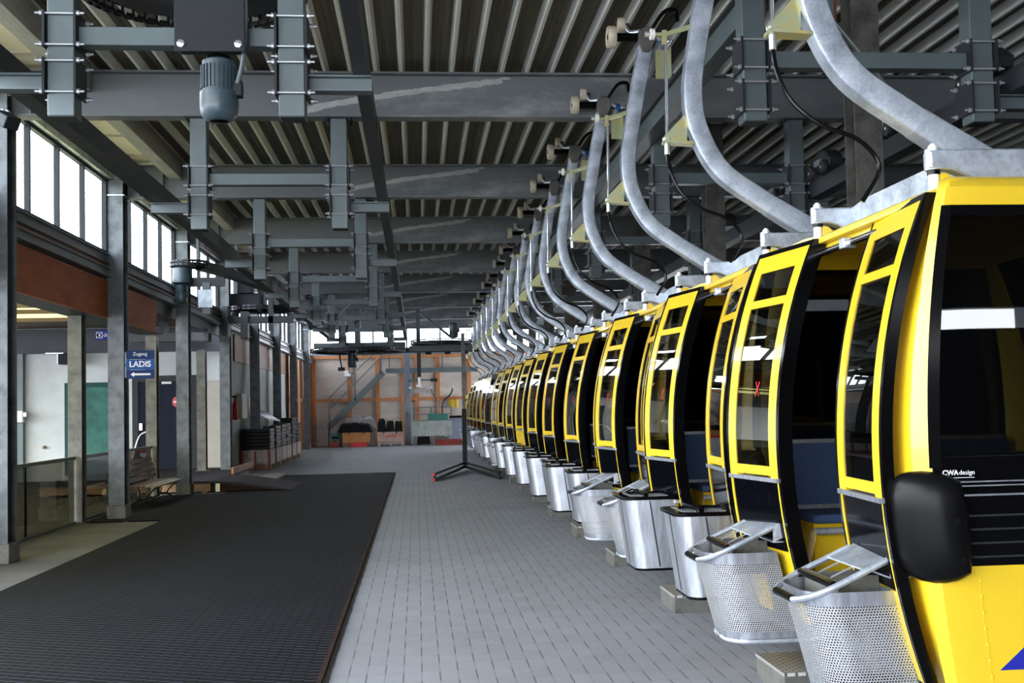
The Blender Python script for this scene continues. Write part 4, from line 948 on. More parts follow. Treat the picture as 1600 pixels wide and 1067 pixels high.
o = thing('drive_wheel', (-3.2, 24.6, 3.5), 'black spoked drive wheel with its motor unit hanging before the clerestory', 'drive wheel', 'drive wheels')
chain_ring(o, (-3.22, 24.6, 3.50), .66, .03, 40, disc=True)
MB().box(-3.9, -3.2, 24.2, 24.8, 3.56, 3.80).box(-3.65, -3.35, 24.1, 24.5, 3.80, 4.1).build('drive_housing', M['steeldk'], o, bevel=.01)
motor(o, (-3.72, 24.3, 3.56), .7)
MB().box(-4.0, -2.5, 23.9, 24.02, 3.16, 3.30).box(-3.9, -3.78, 23.7, 24.1, 2.9, 3.5).box(-3.0, -2.9, 23.9, 24.02, 3.0, 3.9).box(-3.55, -3.40, 23.85, 24.05, 2.86, 3.4).build('frame_beams', M['rail'], o)
MB().box(-3.28, -3.16, 24.5, 24.7, 3.56, 4.2).box(-3.8, -3.7, 24.6, 24.7, 3.7, 4.645).build('hanger_post', M['steel'], o)
o = thing('drive_wheel', (-1.65, 33, 3.0), 'large dark chain wheel with a small motor hanging before the steel stairs', 'drive wheel', 'drive wheels')
chain_ring(o, (-1.65, 33, 3.02), 1.32, .04, 70, disc=True)
motor(o, (-1.80, 32.9, 2.98), 1.15)
MB().lathe((-1.80, 32.9, 2.55), (0, 0, -1), [(.09, 0), (.12, .05), (.12, .16), (.09, .17)], 18).build('fan_cover', M['cream'], o)
MB().cyl((-2.16, 32.8, 2.95), (-2.10, 32.8, 2.55), .02, 8).cyl((-2.10, 32.8, 2.55), (-2.10, 32.8, 2.45), .10, 14).build('sensor_arm', M['steeldk'], o)
MB().box(-1.73, -1.57, 32.92, 33.08, 3.05, 4.2).box(-2.9, -.3, 33.1, 33.3, 3.10, 3.26).build('hanger_post', M['steel'], o)
o = thing('drive_wheel', (.75, 33, 3.2), 'dark chain wheel with an upright motor above, beside the white-topped stand pole', 'drive wheel', 'drive wheels')
chain_ring(o, (.72, 33, 3.22), .86, .05, 50, disc=True)
motor(o, (1.08, 33, 3.34), 1.15, up=True)
MB().box(.0, .12, 32.94, 33.06, 3.25, 4.2).bar((.12, 33, 4.1), (1.0, 33, 3.36), .07, .09, (0, 1, 0)).box(-.2, 1.6, 33.0, 33.12, 2.98, 3.14).build('support_bracket', M['steel'], o)
# conveyor channel across the hall joining the two far wheels
o = thing('conveyor_beam', (0, 33.6, 2.9), 'dark conveyor channel across the hall joining the two far chain wheels', 'conveyor')
MB().box(-2.8, 1.9, 33.5, 33.75, 2.97, 3.11).build('channel', M['rail'], o)
bx = MB()
for x in (.35, .9, 1.4): bx.box(x-.09, x+.09, 33.4, 33.5, 2.90, 3.12)
bx.build('bracket_set', M['steeldk'], o)
o = thing('roller_track', (-4.6, 23, 2.8), 'dark roller track with pale rollers passing under the gutter behind the bench column', 'conveyor')
MB().box(-5.6, -3.98, 22.6, 22.66, 2.74, 2.90).box(-5.6, -3.98, 23.0, 23.06, 2.74, 2.90).build('side_rail', M['rail'], o)
for i in range(6):
    x = -5.5+i*.28
    MB().cyl((x, 22.66, 2.86), (x, 23.0, 2.86), .035, 10).build('roller', M['alu'], o)
MB().box(-4.9, -4.8, 22.6, 23.06, 2.90, 3.19).box(-4.08, -3.98, 22.6, 23.06, 2.90, 2.96).build('hanger', M['steeldk'], o)

# ================================================================== left side: signs, bench, barrier, platform, crates
o = thing('direction_sign', (-3.56, 15.36, 2.0), 'blue stacked direction sign reading Zugang LADIS with a white arrow, on a column', 'sign')
for z0, z1, m in ((2.065, 2.180, 'signnavy'), (1.932, 2.062, 'signblue'), (1.812, 1.929, 'signnavy')):
    p = MB().extrude([(a-3.562, b+(z0+z1)/2) for a, b in rrect(.355, z1-z0, .012)], 'y', 15.352, 15.36)
    p.build('sign_plate', M[m], o)
text('lettering', 'Zugang', .062, (-3.565, 15.349, 2.133), (PI/2, 0, 0), M['signwhite'], o, .001)
text('lettering', 'B\u00fcrgerin', .034, (-3.565, 15.349, 2.084), (PI/2, 0, 0), M['signblue'], o, .001) if False else None
text('lettering', 'LADIS', .105, (-3.565, 15.349, 2.0), (PI/2, 0, 0), M['signwhite'], o, .001, bold=.0025)
MB().extrude([(-3.685, 1.870), (-3.640, 1.902), (-3.640, 1.882), (-3.435, 1.882), (-3.435, 1.858), (-3.640, 1.858), (-3.640, 1.838)], 'y', 15.348, 15.352).build('arrow', M['signwhite'], o)
MB().box(-3.76, -3.70, 15.36, 15.375, 1.83, 2.16).box(-3.76, -3.42, 15.36, 15.37, 1.98, 2.0).build('sign_bracket', M['steel'], o)
o = thing('maker_sign', (-6.28, 24.8, 3.02), 'long blue sign with white round logo on the grey beam over the green door', 'sign')
MB().box(-6.66, -5.90, 24.79, 24.805, 2.925, 3.12).build('sign_plate', M['signroyal'], o)
MB().box(-6.645, -6.515, 24.785, 24.79, 2.96, 3.09).build('logo_field', M['signwhite'], o)
MB().lathe((-6.58, 24.785, 3.025), (0, -1, 0), [(.056, 0), (.056, .003)], 24).build('logo_disc', M['signnavy'], o)
MB().extrude([(-6.59, 2.985), (-6.59, 3.065), (-6.575, 3.065), (-6.555, 3.045), (-6.555, 3.005), (-6.575, 2.985)], 'y', 24.778, 24.782).build('logo_letter', M['signwhite'], o)
text('lettering', 'doppelmayr', .125, (-6.20, 24.787, 3.025), (PI/2, 0, 0), M['signwhite'], o, .001, bold=.001)
o = thing('notice_board', (-6.05, 24.97, 2.4), 'white notice panel with red marks, half hidden behind the column with the blue sign', 'notice')
MB().box(-6.22, -5.78, 24.96, 24.99, 2.06, 2.52).build('panel', M['signwhite'], o)
MB().box(-6.10, -5.96, 24.955, 24.96, 2.30, 2.33).box(-6.06, -6.03, 24.955, 24.96, 2.42, 2.46).box(-6.04, -5.99, 24.955, 24.96, 2.16, 2.18).build('print', M['red'], o)
o = thing('junction_box', (-8.2, 24.75, 1.3), 'small white junction box on the drainpipe at the corner of the white wall', 'junction box')
MB().box(-8.31, -8.10, 24.72, 24.85, 1.24, 1.48).build('box_body', M['signwhite'], o, bevel=.01)
MB().box(-8.10, -8.04, 24.74, 24.82, 1.36, 1.44).build('conduit', M['alu'], o)
o = thing('wall_spout', (-6.95, 24.95, .8), 'tiny dark pipe spout low on the white wall by the green door', 'pipe')
MB().cyl((-6.95+-.8, 25, .72), (-6.95-.8, 24.93, .70), .03, 10).build('spout', M['wood'], o)
o = thing('camera_bracket', (-7.0, 24.7, 2.55), 'black box with silver bracket under the grey beam over the white wall', 'equipment box')
MB().box(-7.35, -6.95, 24.6, 25, 2.42, 2.655).build('box_body', M['blackpl'], o)
MB().box(-7.60, -7.25, 24.58, 24.8, 2.64, 2.66).cyl((-7.38, 24.66, 2.44), (-7.38, 24.66, 2.66), .015, 8).build('bracket', M['alu'], o)
o = thing('floodlight', (-3.72, 10.9, 4.1), 'small dark floodlight on the nearest clerestory column', 'lamp')
MB().bar((-3.78, 10.9, 4.12), (-3.62, 10.8, 4.02), .16, .12).build('lamp_body', M['steeldk'], o, bevel=.01)
MB().box(-3.86, -3.74, 10.9, 11.22, 4.14, 4.18).build('lamp_arm', M['alu'], o)
# glass barrier
for i, (a, b, w) in enumerate(((9.2, 11.3, 'ahead of the nearest column'), (11.4, 15.01, 'on the concrete strip'), (15.29, 19.21, 'behind the slatted bench'))):
    o = thing('glass_barrier', (-4.3, (a+b)/2, 0), 'low smoked glass barrier with steel top rail '+w, 'barrier', 'glass barriers')
    MB().box(-4.325, -4.275, a, b, .80, .84).build('top_rail', M['steel'], o, bevel=.006)
    MB().box(-4.32, -4.28, a, b, .0, .03).build('bottom_rail', M['steel'], o)
    n = 3 if i else 2; yy = lin(a, b, n)
    for p, q in zip(yy, yy[1:]): MB().box(-4.304, -4.296, p+.012, q-.012, .03, .80).build('pane', M['barrier'], o)
    for q in yy[1:-1]: MB().box(-4.31, -4.29, q-.012, q+.012, .03, .80).build('seam_strip', M['black'], o)
# bench
o = thing('bench', (-4.0, 17.95, 0), 'brown slatted bench on curved black iron legs before the glass barrier', 'bench')
for i, (x, z, m) in enumerate(((-4.10, .318, 'slat'), (-4.02, .312, 'slat'), (-3.94, .312, 'slat'), (-3.86, .316, 'slatpale'), (-3.785, .306, 'slatpale'))):  # front slats use the paler colour to paint light falling on them
    MB().box(x-.033, x+.033, 17.0, 18.9, z-.012, z+.012).build('seat_slat', M[m], o, bevel=.004)
for i in range(4):
    z = .40+i*.082; x = -4.155-.022*i
    MB().extrude([(x-.012, z-.032), (x+.012, z-.034), (x-.005, z+.034), (x-.028, z+.032)], 'y', 17.0, 18.9-.05*0).build('back_slat', M['slat'], o, bevel=.004)
for y in (17.25, 18.65):
    p = MB().tube(spline([(-3.78, y, .29), (-3.86, y, .22), (-3.93, y, .12), (-3.80, y, .032)], 5), .011, 8)
    p.tube(spline([(-4.05, y, .30), (-4.02, y, .2), (-4.05, y, .1), (-4.17, y, .032)], 5), .011, 8)
    p.tube(spline([(-3.78, y, .295), (-3.95, y, .298), (-4.12, y, .31), (-4.18, y, .42), (-4.25, y, .69)], 5), .011, 8).cyl((-4.07, y, .12), (-3.92, y, .12), .008, 6)
    p.build('leg', M['iron'], o)
# raised platform with ramp
o = thing('platform', (-4.8, 22.3, 0), 'low raised platform with dark matting in front of the navy door', 'platform')
MB().box(-6.3, -3.45, 19.95, 24.86, .165, .20).build('deck', M['rampmat'], o)
fr = MB().box(-6.3, -3.5, 19.98, 20.08, .03, .165)
for x in (-6.2, -5.2, -4.4, -3.6): fr.box(x-.05, x+.05, 20.0, 24.8, .0, .165)
fr.build('deck_frame', M['wood'], o)
o = thing('ramp', (-2.9, 21.2, 0), 'sloping dark ramp mat with rusty underside leading down from the low platform', 'ramp')
MB().extrude([(-3.44, .175), (-3.44, .20), (-3.1, .178), (-2.25, .045), (-2.15, .026), (-2.15, .025), (-2.3, .025)], 'y', 19.9, 21.9).build('ramp_mat', M['rampmat'], o)
MB().extrude([(-3.40, .03), (-3.40, .165), (-3.1, .145), (-2.42, .030)], 'y', 19.92, 19.98).build('ramp_side', M['rust'], o)
MB().box(-3.40, -3.33, 19.90, 19.92, .025, .16).build('yellow_leg', M['zincyellow'], o)
o = thing('plank', (-3.40, 23.2, .2), 'ochre wooden kick board standing on the edge of the low platform', 'board')
MB().box(-3.47, -3.43, 22.0, 24.6, .201, .32).build('board_body', M['crateO'], o)
o = thing('plank', (-2.85, 23.4, 0), 'loose grey plank on the floor past the low platform', 'board')
MB().box(-3.15, -2.75, 22.6, 24.7, .0255, .06).build('board_body', M['slatpale'], o)
o = thing('hand_bar', (-5.5, 24, .2), 'bent silver grab bar in front of the navy door', 'handrail')
MB().tube(spline([(-5.78, 24, .202), (-5.70, 24, .60), (-5.60, 24, .90), (-5.50, 24, .98), (-5.42, 24, .985), (-5.38, 24, .9), (-5.38, 24, .202)], 5), .016, 10).build('bar', M['bright'], o)
o = thing('traffic_cone', (-4.0, 24.5, .2), 'small red cone beside the beige door', 'cone')
MB().lathe((-4.0, 24.6, .2), (0, 0, 1), [(.07, 0), (.07, .01), (.05, .012), (.03, .12), (.015, .18)], 14).build('cone_body', M['red'], o)
# crates with black stacks
cm = ['crateW', 'crateP', 'crateW', 'crateW', 'crateP', 'crateW']
wr = ['with red corner posts, nearest the low platform', 'second from the low platform', 'third from the low platform', 'fourth from the low platform', 'with a pinkish side, next to last towards the stairs', 'last of the row towards the stairs']
for i, y in enumerate((27.15, 28.4, 29.52, 30.64, 32.0, 33.2)):
    x0, x1, y1 = (-4.06 if i == 0 else -3.72), -3.40, y+(.95 if i == 0 else 1.06)
    o = thing('pallet_crate', ((x0+x1)/2, (y+y1)/2, 0), 'whitewashed pallet crate under black stacked pads, '+wr[i] if cm[i] == 'crateW' else 'pinkish pallet crate under black stacked pads, '+wr[i].replace('with a pinkish side, ', ''), 'crate', 'pallet crates by the wall')
    MB().box(x0, x1, y, y1, .12, .15).box(x0+.02, x1-.02, y+.02, y+.04, .12, .46).box(x0+.02, x1-.02, y1-.04, y1-.02, .12, .46).build('crate_body', M['wood'], o)
    s = MB().box(x1-.02, x1, y+.03, (y+y1)/2-.01, .14, .47).box(x1-.02, x1, (y+y1)/2+.01, y1-.03, .14, .47).box(x0+.02, x1-.03, y, y+.02, .14, .47)
    s.build('side_panel', M[cm[i]], o)
    for q in (y+.06, (y+y1)/2, y1-.06): MB().box(x0+.02, x1-.02, q-.05, q+.05, .0, .12).build('skid', M['wood'], o)
    if i == 0: MB().box(x1-.05, x1+.01, y-.02, y+.05, 0, .47).box(x0-.01, x0+.05, y-.02, y+.05, 0, .47).box(x0+.30, x0+.35, y-.02, y, .0, .44).build('corner_post', M['crateR'], o)
    h = [.48, .52, .54, .56, .70, .56][i]; n = 6
    for q in range(n):
        z = .475+h*q/n
        t = thing('black_pad', ((x0+x1)/2, (y+y1)/2, z), 'black ribbed plastic pad in the stacks on the pallet crates by the wall', 'pad', 'black pads on the crates')
        j = random.uniform(-.012, .012); m = MB().box(x0+.01+j, x1-.01+j, y+.02, y1-.02, z, z+h/n-.006)
        m.build('pad_body', M['blackpl'], t, bevel=.01)
        xe, pl_ = x1-.012+j, []; c = y+.06
        while c < y1-.12: pl_ += [(xe+.003, c), (xe+.016, c), (xe+.016, c+.07), (xe+.003, c+.07)]; c += .12
        MB().extrude([(xe-.004, y+.04)]+pl_+[(xe-.004, y1-.05)], 'z', z+.012, z+h/n-.02).build('rib', M['blackpl'], t)
o = thing('fire_extinguisher', (-4.0, 26.1, 1.2), 'red fire extinguisher on the white wall behind the crates', 'fire extinguisher')
MB().lathe((-4.02, 26.1, 1.18), (0, 0, 1), [(.045, 0), (.058, .02), (.058, .34), (.04, .40), (.018, .43), (.018, .5)], 18).build('cylinder_body', M['red'], o)
MB().box(-4.1, -3.98, 26.07, 26.16, 1.68, 1.72).build('valve', M['black'], o)
o = thing('meter_box', (-4.05, 27.2, 1.3), 'pale grey meter box on the white wall behind the crates', 'meter box')
MB().box(-4.098, -3.97, 26.8, 27.9, 1.20, 1.78).build('box_body', M['beige'], o, bevel=.01)
o = thing('paper_notices', (-4.05, 28.6, 1.5), 'pair of pale paper notices on the white wall behind the crates', 'notice')
MB().box(-4.1, -4.085, 28.35, 28.74, 1.25, 1.75).box(-4.1, -4.085, 28.75, 29.1, 1.3, 1.72).build('paper', M['signwhite'], o)
o = thing('seat_frame', (-3.9, 29.5, 1.12), 'tilted aluminium slatted frame lying on the black stacks by the wall', 'slatted frame')
g_ = MB()
for i in range(12):
    q = 28.5+i*.2; g_.bar((-4.0, q, 1.44-i*.006), (-3.62, q, 1.19-i*.006), .05, .02)
g_.build('slat_row', M['alu'], o)
MB().bar((-4.0, 28.4, 1.43), (-4.0, 30.9, 1.36), .03, .04).bar((-3.62, 28.4, 1.18), (-3.62, 30.9, 1.11), .03, .04).build('side_rail', M['steel'], o)
MB().box(-3.65, -3.60, 28.55, 28.6, 1.0, 1.17).box(-3.65, -3.60, 30.7, 30.75, 1.036, 1.1).build('foot', M['steel'], o)
o = thing('stand', (1.0, 24.6, 0), 'black upright stand with pale upper pole and spread double feet on the pavers', 'stand')
st = MB().box(.95, 1.05, 24.75, 24.85, .05, 1.32).build('lower_pole', M['iron'], o)
MB().box(.962, 1.038, 24.762, 24.838, 1.32, 2.95).build('upper_pole', M['galvmid'], o)
for s in (-1, 1):
    MB().bar((1.0, 24.8, .09), (.895+.62*s, 21.45, .025), .06, .05).build('foot_bar', M['iron'], o)
    MB().bar((1.0, 24.8, .175), (.895+.62*s, 21.5, .125), .06, .045).build('foot_bar', M['iron'], o)
for s in (-1, 1): MB().box(.885+.60*s, .925+.60*s, 21.56, 21.6, .03, .12).build('foot_link', M['iron'], o)
MB().box(.245, .305, 21.40, 21.45, 0, .05).build('foot_tip', M['red'], o); MB().box(.245, .305, 21.45, 21.50, .10, .148).build('foot_tip', M['red'], o)

# ================================================================== far end: stairs, gallery, chair, crates
o = thing('staircase', (-2.6, 44, 0), 'grey steel staircase with handrails rising to the gallery at the far wall', 'staircase')
for i in range(5):
    z = .14+i*.155
    MB().box(-3.80, -3.30, 43.35+i*.17, 43.52+i*.17, z-.02, z).build('lower_step', M['galv'], o)
MB().bar((-3.81, 43.3, .02), (-3.81, 44.2, .80), .03, .14).bar((-3.29, 43.3, .02), (-3.29, 44.2, .80), .03, .14).build('lower_stringer', M['steel'], o)
MB().box(-3.82, -3.0, 44.0, 44.33, .755, .785).build('landing', M['galv'], o)
MB().bar((-3.30, 43.78, .72), (-1.26, 43.78, 2.74), .04, .20, (0, 0, 1)).bar((-3.30, 44.32, .72), (-1.26, 44.32, 2.74), .04, .20).build('stringer', M['steel'], o)
for i in range(11):
    x = -3.12+i*.178; z = .90+i*.176
    MB().box(x-.10, x+.10, 43.80, 44.30, z, z+.025).build('step', M['galv'], o)
rl = MB()
for d_ in (1.05, .62): rl.tube([(-3.28, 43.78, .76+d_), (-1.36, 43.78, 2.66+d_)], .02, 8)
rl.build('handrail', M['steel'], o)
bp = MB()
for t in (0, .5, 1): bp.box(-3.30+1.94*t, -3.26+1.94*t, 43.76, 43.80, .72+1.92*t, 1.82+1.92*t)
bp.build('baluster', M['steel'], o)
MB().tube([(-3.28, 43.3, 0), (-3.28, 43.3, .9), (-3.28, 43.78, 1.80)], .02, 8).build('lower_rail', M['steel'], o)
o = thing('gallery', (.4, 44, 2.75), 'dark steel gallery channel along the far wall at the top of the stairs', 'gallery')
MB().box(-1.16, 2.3, 43.6, 43.68, 2.69, 2.85).box(-1.16, 2.3, 43.55, 43.68, 2.85, 2.87).build('edge_channel', M['steel'], o)
MB().box(-1.16, 2.3, 43.68, 44.35, 2.80, 2.85).build('deck', M['steel'], o)
gp = MB().box(-1.04, -1.0, 43.6, 43.64, 2.87, 3.9).box(.95, .99, 43.6, 43.64, 2.87, 3.4)
gp.build('rail_post', M['steel'], o)
o = thing('steel_post', (-.36, 43.1, 0), 'dark navy steel post standing before the far wall beside the crates', 'post')
hsec(-.36, 43.1, .22, .24, .02, .02, 0, 3.62).build('shaft', M['bluegrey'], o)
MB().box(-.52, -.20, 42.95, 43.25, 0, .04).build('base_plate', M['steel'], o)
MB().box(-.42, -.34, 42.95, 42.98, 1.05, 1.22).build('switch_box', M['greenpl'], o)
o = thing('lift_chair', (.35, 42.62, 1.9), 'old chairlift hanger with curved side tubes and pale pad, hung by the far wall', 'chairlift chair')
MB().box(.02, .16, 42.62, 42.72, 2.45, 4.1).build('stem', M['steeldk'], o)
MB().box(.04, .14, 42.60, 42.722, 2.22, 2.5).box(-.02, .2, 42.62, 42.72, 2.14, 2.22).build('hanger_head', M['alu'], o)
MB().box(-.32, .05, 42.62, 42.628, 2.33, 2.43).box(.12, .5, 42.62, 42.628, 2.36, 2.42).build('cross_bar', M['galvmid'], o)
MB().box(.5, .75, 42.62, 42.628, 2.33, 2.44).build('grip_end', M['black'], o)
MB().extrude([(-.22, 1.92), (.48, 1.92), (.44, 2.02), (.28, 2.09), (.0, 2.09), (-.18, 2.02)], 'y', 42.58, 42.72).build('pad', M['tarp'], o)
for pts in ([(-.24, 42.62, 2.06), (-.28, 42.62, 1.92), (-.42, 42.58, 1.72), (-.44, 42.55, 1.5)], [(.52, 42.62, 2.06), (.56, 42.62, 1.9), (.72, 42.58, 1.66), (.74, 42.55, 1.3), (.74, 42.55, .62)]):
    MB().tube(spline(pts, 5), .028, 8).build('side_tube', M['galvmid'], o)
kn = MB()
for x in (-.24, .52): kn.lathe((x, 42.62, 2.06), (0, 0, 1), [(.03, 0), (.05, .03), (.03, .08)], 10)
kn.build('knob', M['bright'], o)
o = thing('lift_hanger', (1.4, 42.6, 1.5), 'single curved tube hanger beside the old chairlift chair at the far wall', 'hanger')
MB().tube(spline([(1.32, 42.6, 2.05), (1.22, 42.6, 1.84), (.98, 42.6, 1.6), (.92, 42.6, 1.3), (.92, 42.6, .3)], 5), .03, 8).build('tube', M['steeldk'], o)
MB().lathe((1.32, 42.6, 2.04), (0, 0, 1), [(.04, 0), (.06, .04), (.03, .12)], 10).build('knob', M['bright'], o)
MB().box(.72, 1.12, 42.5, 42.8, 0, .3).build('stand_foot', M['steel'], o)
o = thing('work_table', (.52, 42.2, 0), 'worn zinc-fronted work bench with a steel leg at the far wall', 'work bench')
MB().box(-.2, 1.24, 42.0, 42.04, .34, .89).build('front_sheet', M['tabletop'], o)
MB().box(-.2, 1.24, 42.0, 42.45, .89, .92).build('bench_top', M['steel'], o)
MB().box(.50, .56, 42.1, 42.16, .03, .34).box(.15, .85, 42.0, 42.3, 0, .03).bar((.40, 42.0, .45), (.53, 42.1, .30), .04, .04).box(-.1, -.05, 42.3, 42.4, 0, .89).box(1.1, 1.15, 42.3, 42.4, 0, .89).build('leg', M['steel'], o)
o = thing('plastic_crate', (.76, 42.2, .92), 'green slatted plastic crate on the zinc-fronted work bench', 'crate')
c = MB().box(.38, 1.10, 42.05, 42.09, .925, 1.13).box(.38, 1.10, 42.38, 42.42, .925, 1.13).box(.38, .42, 42.09, 42.38, .925, 1.13).box(1.06, 1.10, 42.09, 42.38, .925, 1.13).box(.42, 1.06, 42.09, 42.38, .925, .94)
c = c.build('crate_body', M['greenpl'], o)
MB().box(.37, 1.11, 42.035, 42.05, .98, 1.0).box(.37, 1.11, 42.035, 42.05, 1.05, 1.07).box(.37, 1.11, 42.035, 42.05, 1.11, 1.14).build('slat_ridge', M['greenpl'], c)
o = thing('handrail_frame', (.5, 43.8, 0), 'low grey rail frame behind the work bench at the far wall', 'rail')
MB().box(-.15, 1.3, 43.9, 43.94, 1.36, 1.40).box(-.15, 1.3, 43.9, 43.94, 1.10, 1.14).box(.48, .54, 43.88, 43.96, 0, 1.40).box(-.15, -.11, 43.9, 43.94, 0, 1.4).box(1.26, 1.3, 43.9, 43.94, 0, 1.4).build('rail_tubes', M['steel'], o)
o = thing('wall_panel', (1.7, 43.7, 0), 'blue-grey sheet panel standing behind the last gondolas at the far wall', 'panel')
MB().box(1.2, 2.1, 43.7, 43.78, .0, 1.02).build('sheet', M['bluegrey'], o); MB().box(1.2, 2.1, 43.66, 43.7, .96, 1.05).build('top_strip', M['black'], o)
o = thing('yellow_box', (1.62, 43.9, 1.05), 'yellow box leaning above the blue-grey panel at the far wall', 'box')
MB().box(1.72, 1.98, 43.72, 43.95, 1.055, 1.80).build('box_body', M['yellow'], o, bevel=.01); MB().box(1.70, 2.0, 43.70, 43.72, 1.6, 1.66).build('strap', M['black'], o)
o = thing('yellow_cloth', (1.4, 44.2, 1.4), 'yellow cloth hung on the boards beside the chairlift hanger', 'cloth')
MB().slab(lin(1.20, 1.58, 9), lin(1.36, 1.66, 5), lambda x, z: (x, 44.33-.02*math.sin(30*x), z), lambda x, z: (x, 44.345-.02*math.sin(30*x), z)).build('cloth_sheet', M['yellow'], o)
o = thing('wall_box', (-2.62, 44.3, 2.75), 'small white electrical box on a timber post of the far wall', 'electrical box')
MB().box(-2.74, -2.5, 44.26, 44.4, 2.62, 2.84).build('box_body', M['signwhite'], o, bevel=.01); MB().cyl((-2.62, 44.33, 1.4), (-2.62, 44.33, 2.62), .015, 6).build('conduit', M['steel'], o)
for (nm, x0, x1, y, m, lab) in (('wooden_crate', -2.72, -1.72, 42.4, 'crateO', 'ochre wooden crate on a red base under the stairs, below the grey tarp'), ('wooden_crate', -1.46, -.54, 42.3, 'crateP', 'wooden crate with red lettering beside the navy post at the far wall')):
    o = thing(nm, ((x0+x1)/2, y, 0), lab, 'crate')
    MB().box(x0, x1, y, y+.9, .16, .52).build('crate_body', M[m], o, bevel=.008)
    if m == 'crateO':
        MB().box(x0+.30, x1-.12, y-.06, y+.8, 0, .16).build('red_base', M['red'], o); MB().box(x0, x0+.2, y, y+.2, 0, .16).build('foot', M['wood'], o)
        MB().box(x0+.2, x0+.26, y-.006, y, .46, .50).box(x1-.26, x1-.2, y-.006, y, .46, .50).build('latch', M['black'], o)
    else:
        q = MB()
        for i in range(3): q.box(x0+.02+i*.42, x0+.10+i*.42, y+.02, y+.85, 0, .16)
        q.build('foot', M['slatpale'], o)
        text('lettering', 'LOGISTIK', .12, ((x0+x1)/2, y-.003, .36), (PI/2, 0, 0), M['red'], o, .001, bold=.003)
        MB().box(x0+.2, x0+.26, y-.006, y, .47, .51).box(x1-.26, x1-.2, y-.006, y, .47, .51).build('latch', M['black'], o)
def lump(x0, x1, y0, y1, z0, z1, sd):
    rnd = random.Random(sd); n = 13; A = [[0]*n for _ in range(n)]
    for i in range(n):
        for j in range(n):
            u, v = i/(n-1), j/(n-1); e = min(1, 9*min(u, 1-u))*min(1, 9*min(v, 1-v)); A[i][j] = (z0+.02)+(z1-z0)*math.sqrt(e)*(.68+.32*rnd.random())
    return MB().slab(range(n), range(n), lambda i, j: (x0+(x1-x0)*i/(n-1), y0+(y1-y0)*j/(n-1), A[i][j]), lambda i, j: (x0+(x1-x0)*i/(n-1), y0+(y1-y0)*j/(n-1), z0))
o = lump(-2.9, -1.66, 42.4, 43.3, .521, .86, 3).build('black_cover', M['blackpl'], smooth=25); tag(o, 'crumpled black cover heaped on the ochre crate under the stairs', 'cover')
o = lump(-2.75, -1.5, 43.32, 43.7, .55, 1.08, 5).build('grey_tarp', M['tarp'], smooth=25); tag(o, 'crumpled pale grey tarp heaped behind the black cover under the stairs', 'tarp')
for i in range(3):
    o = lump(-1.46+i*.31, -1.16+i*.31, 42.3, 43.1, .521, [1.0, .92, .9][i], 9+i).build('black_bundle', M['blackpl'], smooth=25)
    tag(o, 'black plastic bundle on the crate with red lettering, '+['first from the stairs', 'between the other two bundles', 'beside the navy post'][i], 'bundle', 'bundles on the lettered crate')
o = thing('bottle_crate', (-3.0, 42.6, 0), 'dark green crate standing on the floor between stairs and ochre crate', 'crate')
MB().box(-3.15, -2.8, 42.5, 42.9, .0, .5).build('crate_body', M['greenpl'], o, bevel=.01); MB().box(-3.1, -2.85, 42.49, 42.5, .3, .4).build('grip_hole', M['black'], o)
o = thing('red_tool_box', (-3.0, 42.1, 0), 'small red box on the floor at the foot of the stairs', 'box')
MB().box(-3.12, -2.85, 42.0, 42.3, 0, .22).build('box_body', M['crateR'], o, bevel=.01); MB().box(-3.03, -2.94, 42.1, 42.2, .22, .26).build('handle', M['black'], o)
o = thing('rusty_beam', (1.2, 41.8, 0), 'rusty brown beam section lying on the floor below the work bench', 'beam section')
MB().box(.62, 1.75, 41.75, 41.95, 0, .06).box(.62, 1.75, 41.82, 41.88, .06, .16).box(.62, 1.75, 41.75, 41.95, .16, .22).build('beam_body', M['crateR'], o)
o = thing('black_sack', (-.0, 42.25, 0), 'black sack under the zinc-fronted work bench', 'sack')
lump(-.04, .48, 42.52, 42.85, 0, .40, 21).build('sack_body', M['blackpl'], o, smooth=30)
o = thing('plywood_board', (-3.93, 42.6, 0), 'tall red-brown board leaning by the foot of the steel stairs', 'board')
MB().bar((-3.86, 42.0, .0), (-4.0, 43.0, 2.0), .9, .03, (1, 0, 0)).build('board_body', M['fasciafar'], o)
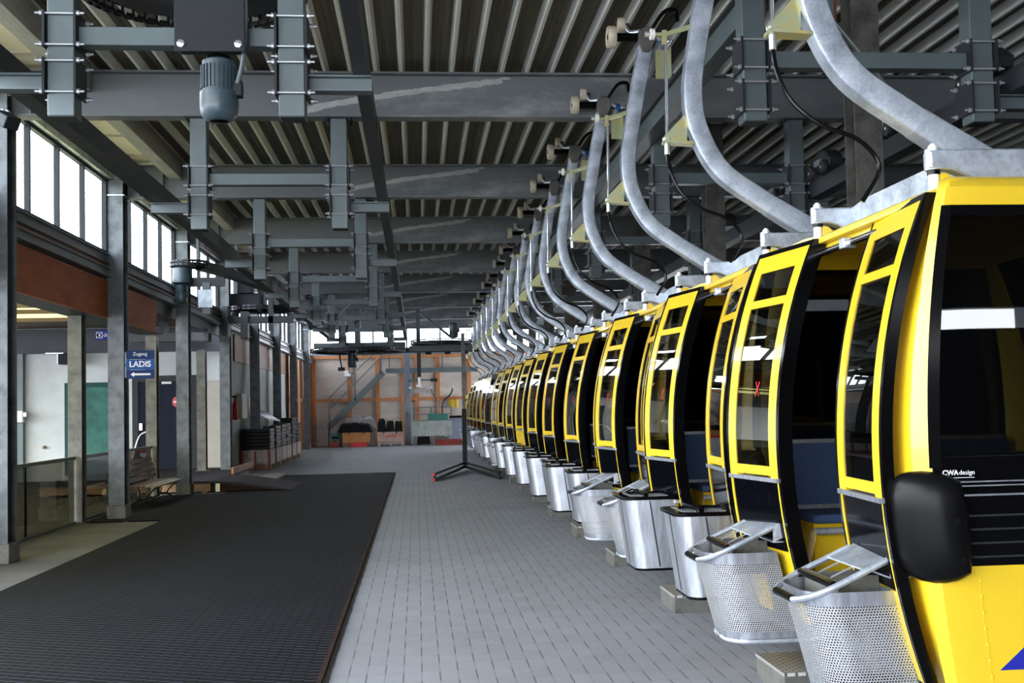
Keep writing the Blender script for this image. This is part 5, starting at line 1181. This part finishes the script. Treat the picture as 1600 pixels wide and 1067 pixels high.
# text becomes real meshes
dg = bpy.context.evaluated_depsgraph_get()
done = {}
for o in [q for q in bpy.data.objects if q.type == 'FONT']:
    if o.data.name not in done: done[o.data.name] = bpy.data.meshes.new_from_object(o.evaluated_get(dg))
    n = bpy.data.objects.new('lettering', done[o.data.name]); COL.objects.link(n)
    n.parent = o.parent; n.location = o.location; n.rotation_euler = o.rotation_euler; n.scale = o.scale
    bpy.data.objects.remove(o)

# ================================================================== light and camera
W = bpy.data.worlds.new('overcast'); S.world = W; W.use_nodes = True
nt = W.node_tree; nt.nodes.clear()
bg = nd(nt, 'ShaderNodeBackground'); out = nd(nt, 'ShaderNodeOutputWorld')
tc = nd(nt, 'ShaderNodeTexCoord'); sp = nd(nt, 'ShaderNodeSeparateXYZ'); lk(nt, tc.outputs['Generated'], sp.inputs[0])
rp = nd(nt, 'ShaderNodeValToRGB'); lk(nt, sp.outputs[2], rp.inputs[0])
rp.color_ramp.elements[0].position = 0; rp.color_ramp.elements[0].color = (.91, .945, 1, 1)
rp.color_ramp.elements[1].position = 1; rp.color_ramp.elements[1].color = (.80, .88, 1, 1)
lk(nt, rp.outputs[0], bg.inputs[0]); bg.inputs[1].default_value = 13.0; lk(nt, bg.outputs[0], out.inputs[0])
S.cycles.use_denoising = True
try: S.cycles.denoiser = 'OPENIMAGEDENOISE'
except Exception: pass
S.cycles.max_bounces = 8; S.cycles.diffuse_bounces = 4; S.cycles.glossy_bounces = 4; S.cycles.transparent_max_bounces = 24; S.cycles.transmission_bounces = 4
S.cycles.sample_clamp_indirect = 6; S.cycles.caustics_reflective = False; S.cycles.caustics_refractive = False
F, YAW, PITCH, ROLL, H = 1800., .10, .045, .022, 1.35
R = Matrix.Rotation(-YAW, 3, 'Z') @ Matrix.Rotation(PI/2+PITCH, 3, 'X') @ Matrix.Rotation(-ROLL, 3, 'Z')
cd = bpy.data.cameras.new('camera'); cam = bpy.data.objects.new('camera', cd); COL.objects.link(cam)
cam.matrix_world = Matrix.Translation((0, 0, H)) @ R.to_4x4()
cd.sensor_width = 36; cd.sensor_fit = 'HORIZONTAL'; cd.lens = F*36/1600; cd.shift_x = -.0193491; cd.shift_y = .01217996
cd.clip_start = .05; cd.clip_end = 300
S.camera = cam
S.view_settings.view_transform = 'Standard'; S.view_settings.look = 'None'; S.view_settings.gamma = 1; S.view_settings.use_curve_mapping = False
S.view_settings.exposure = 0.0
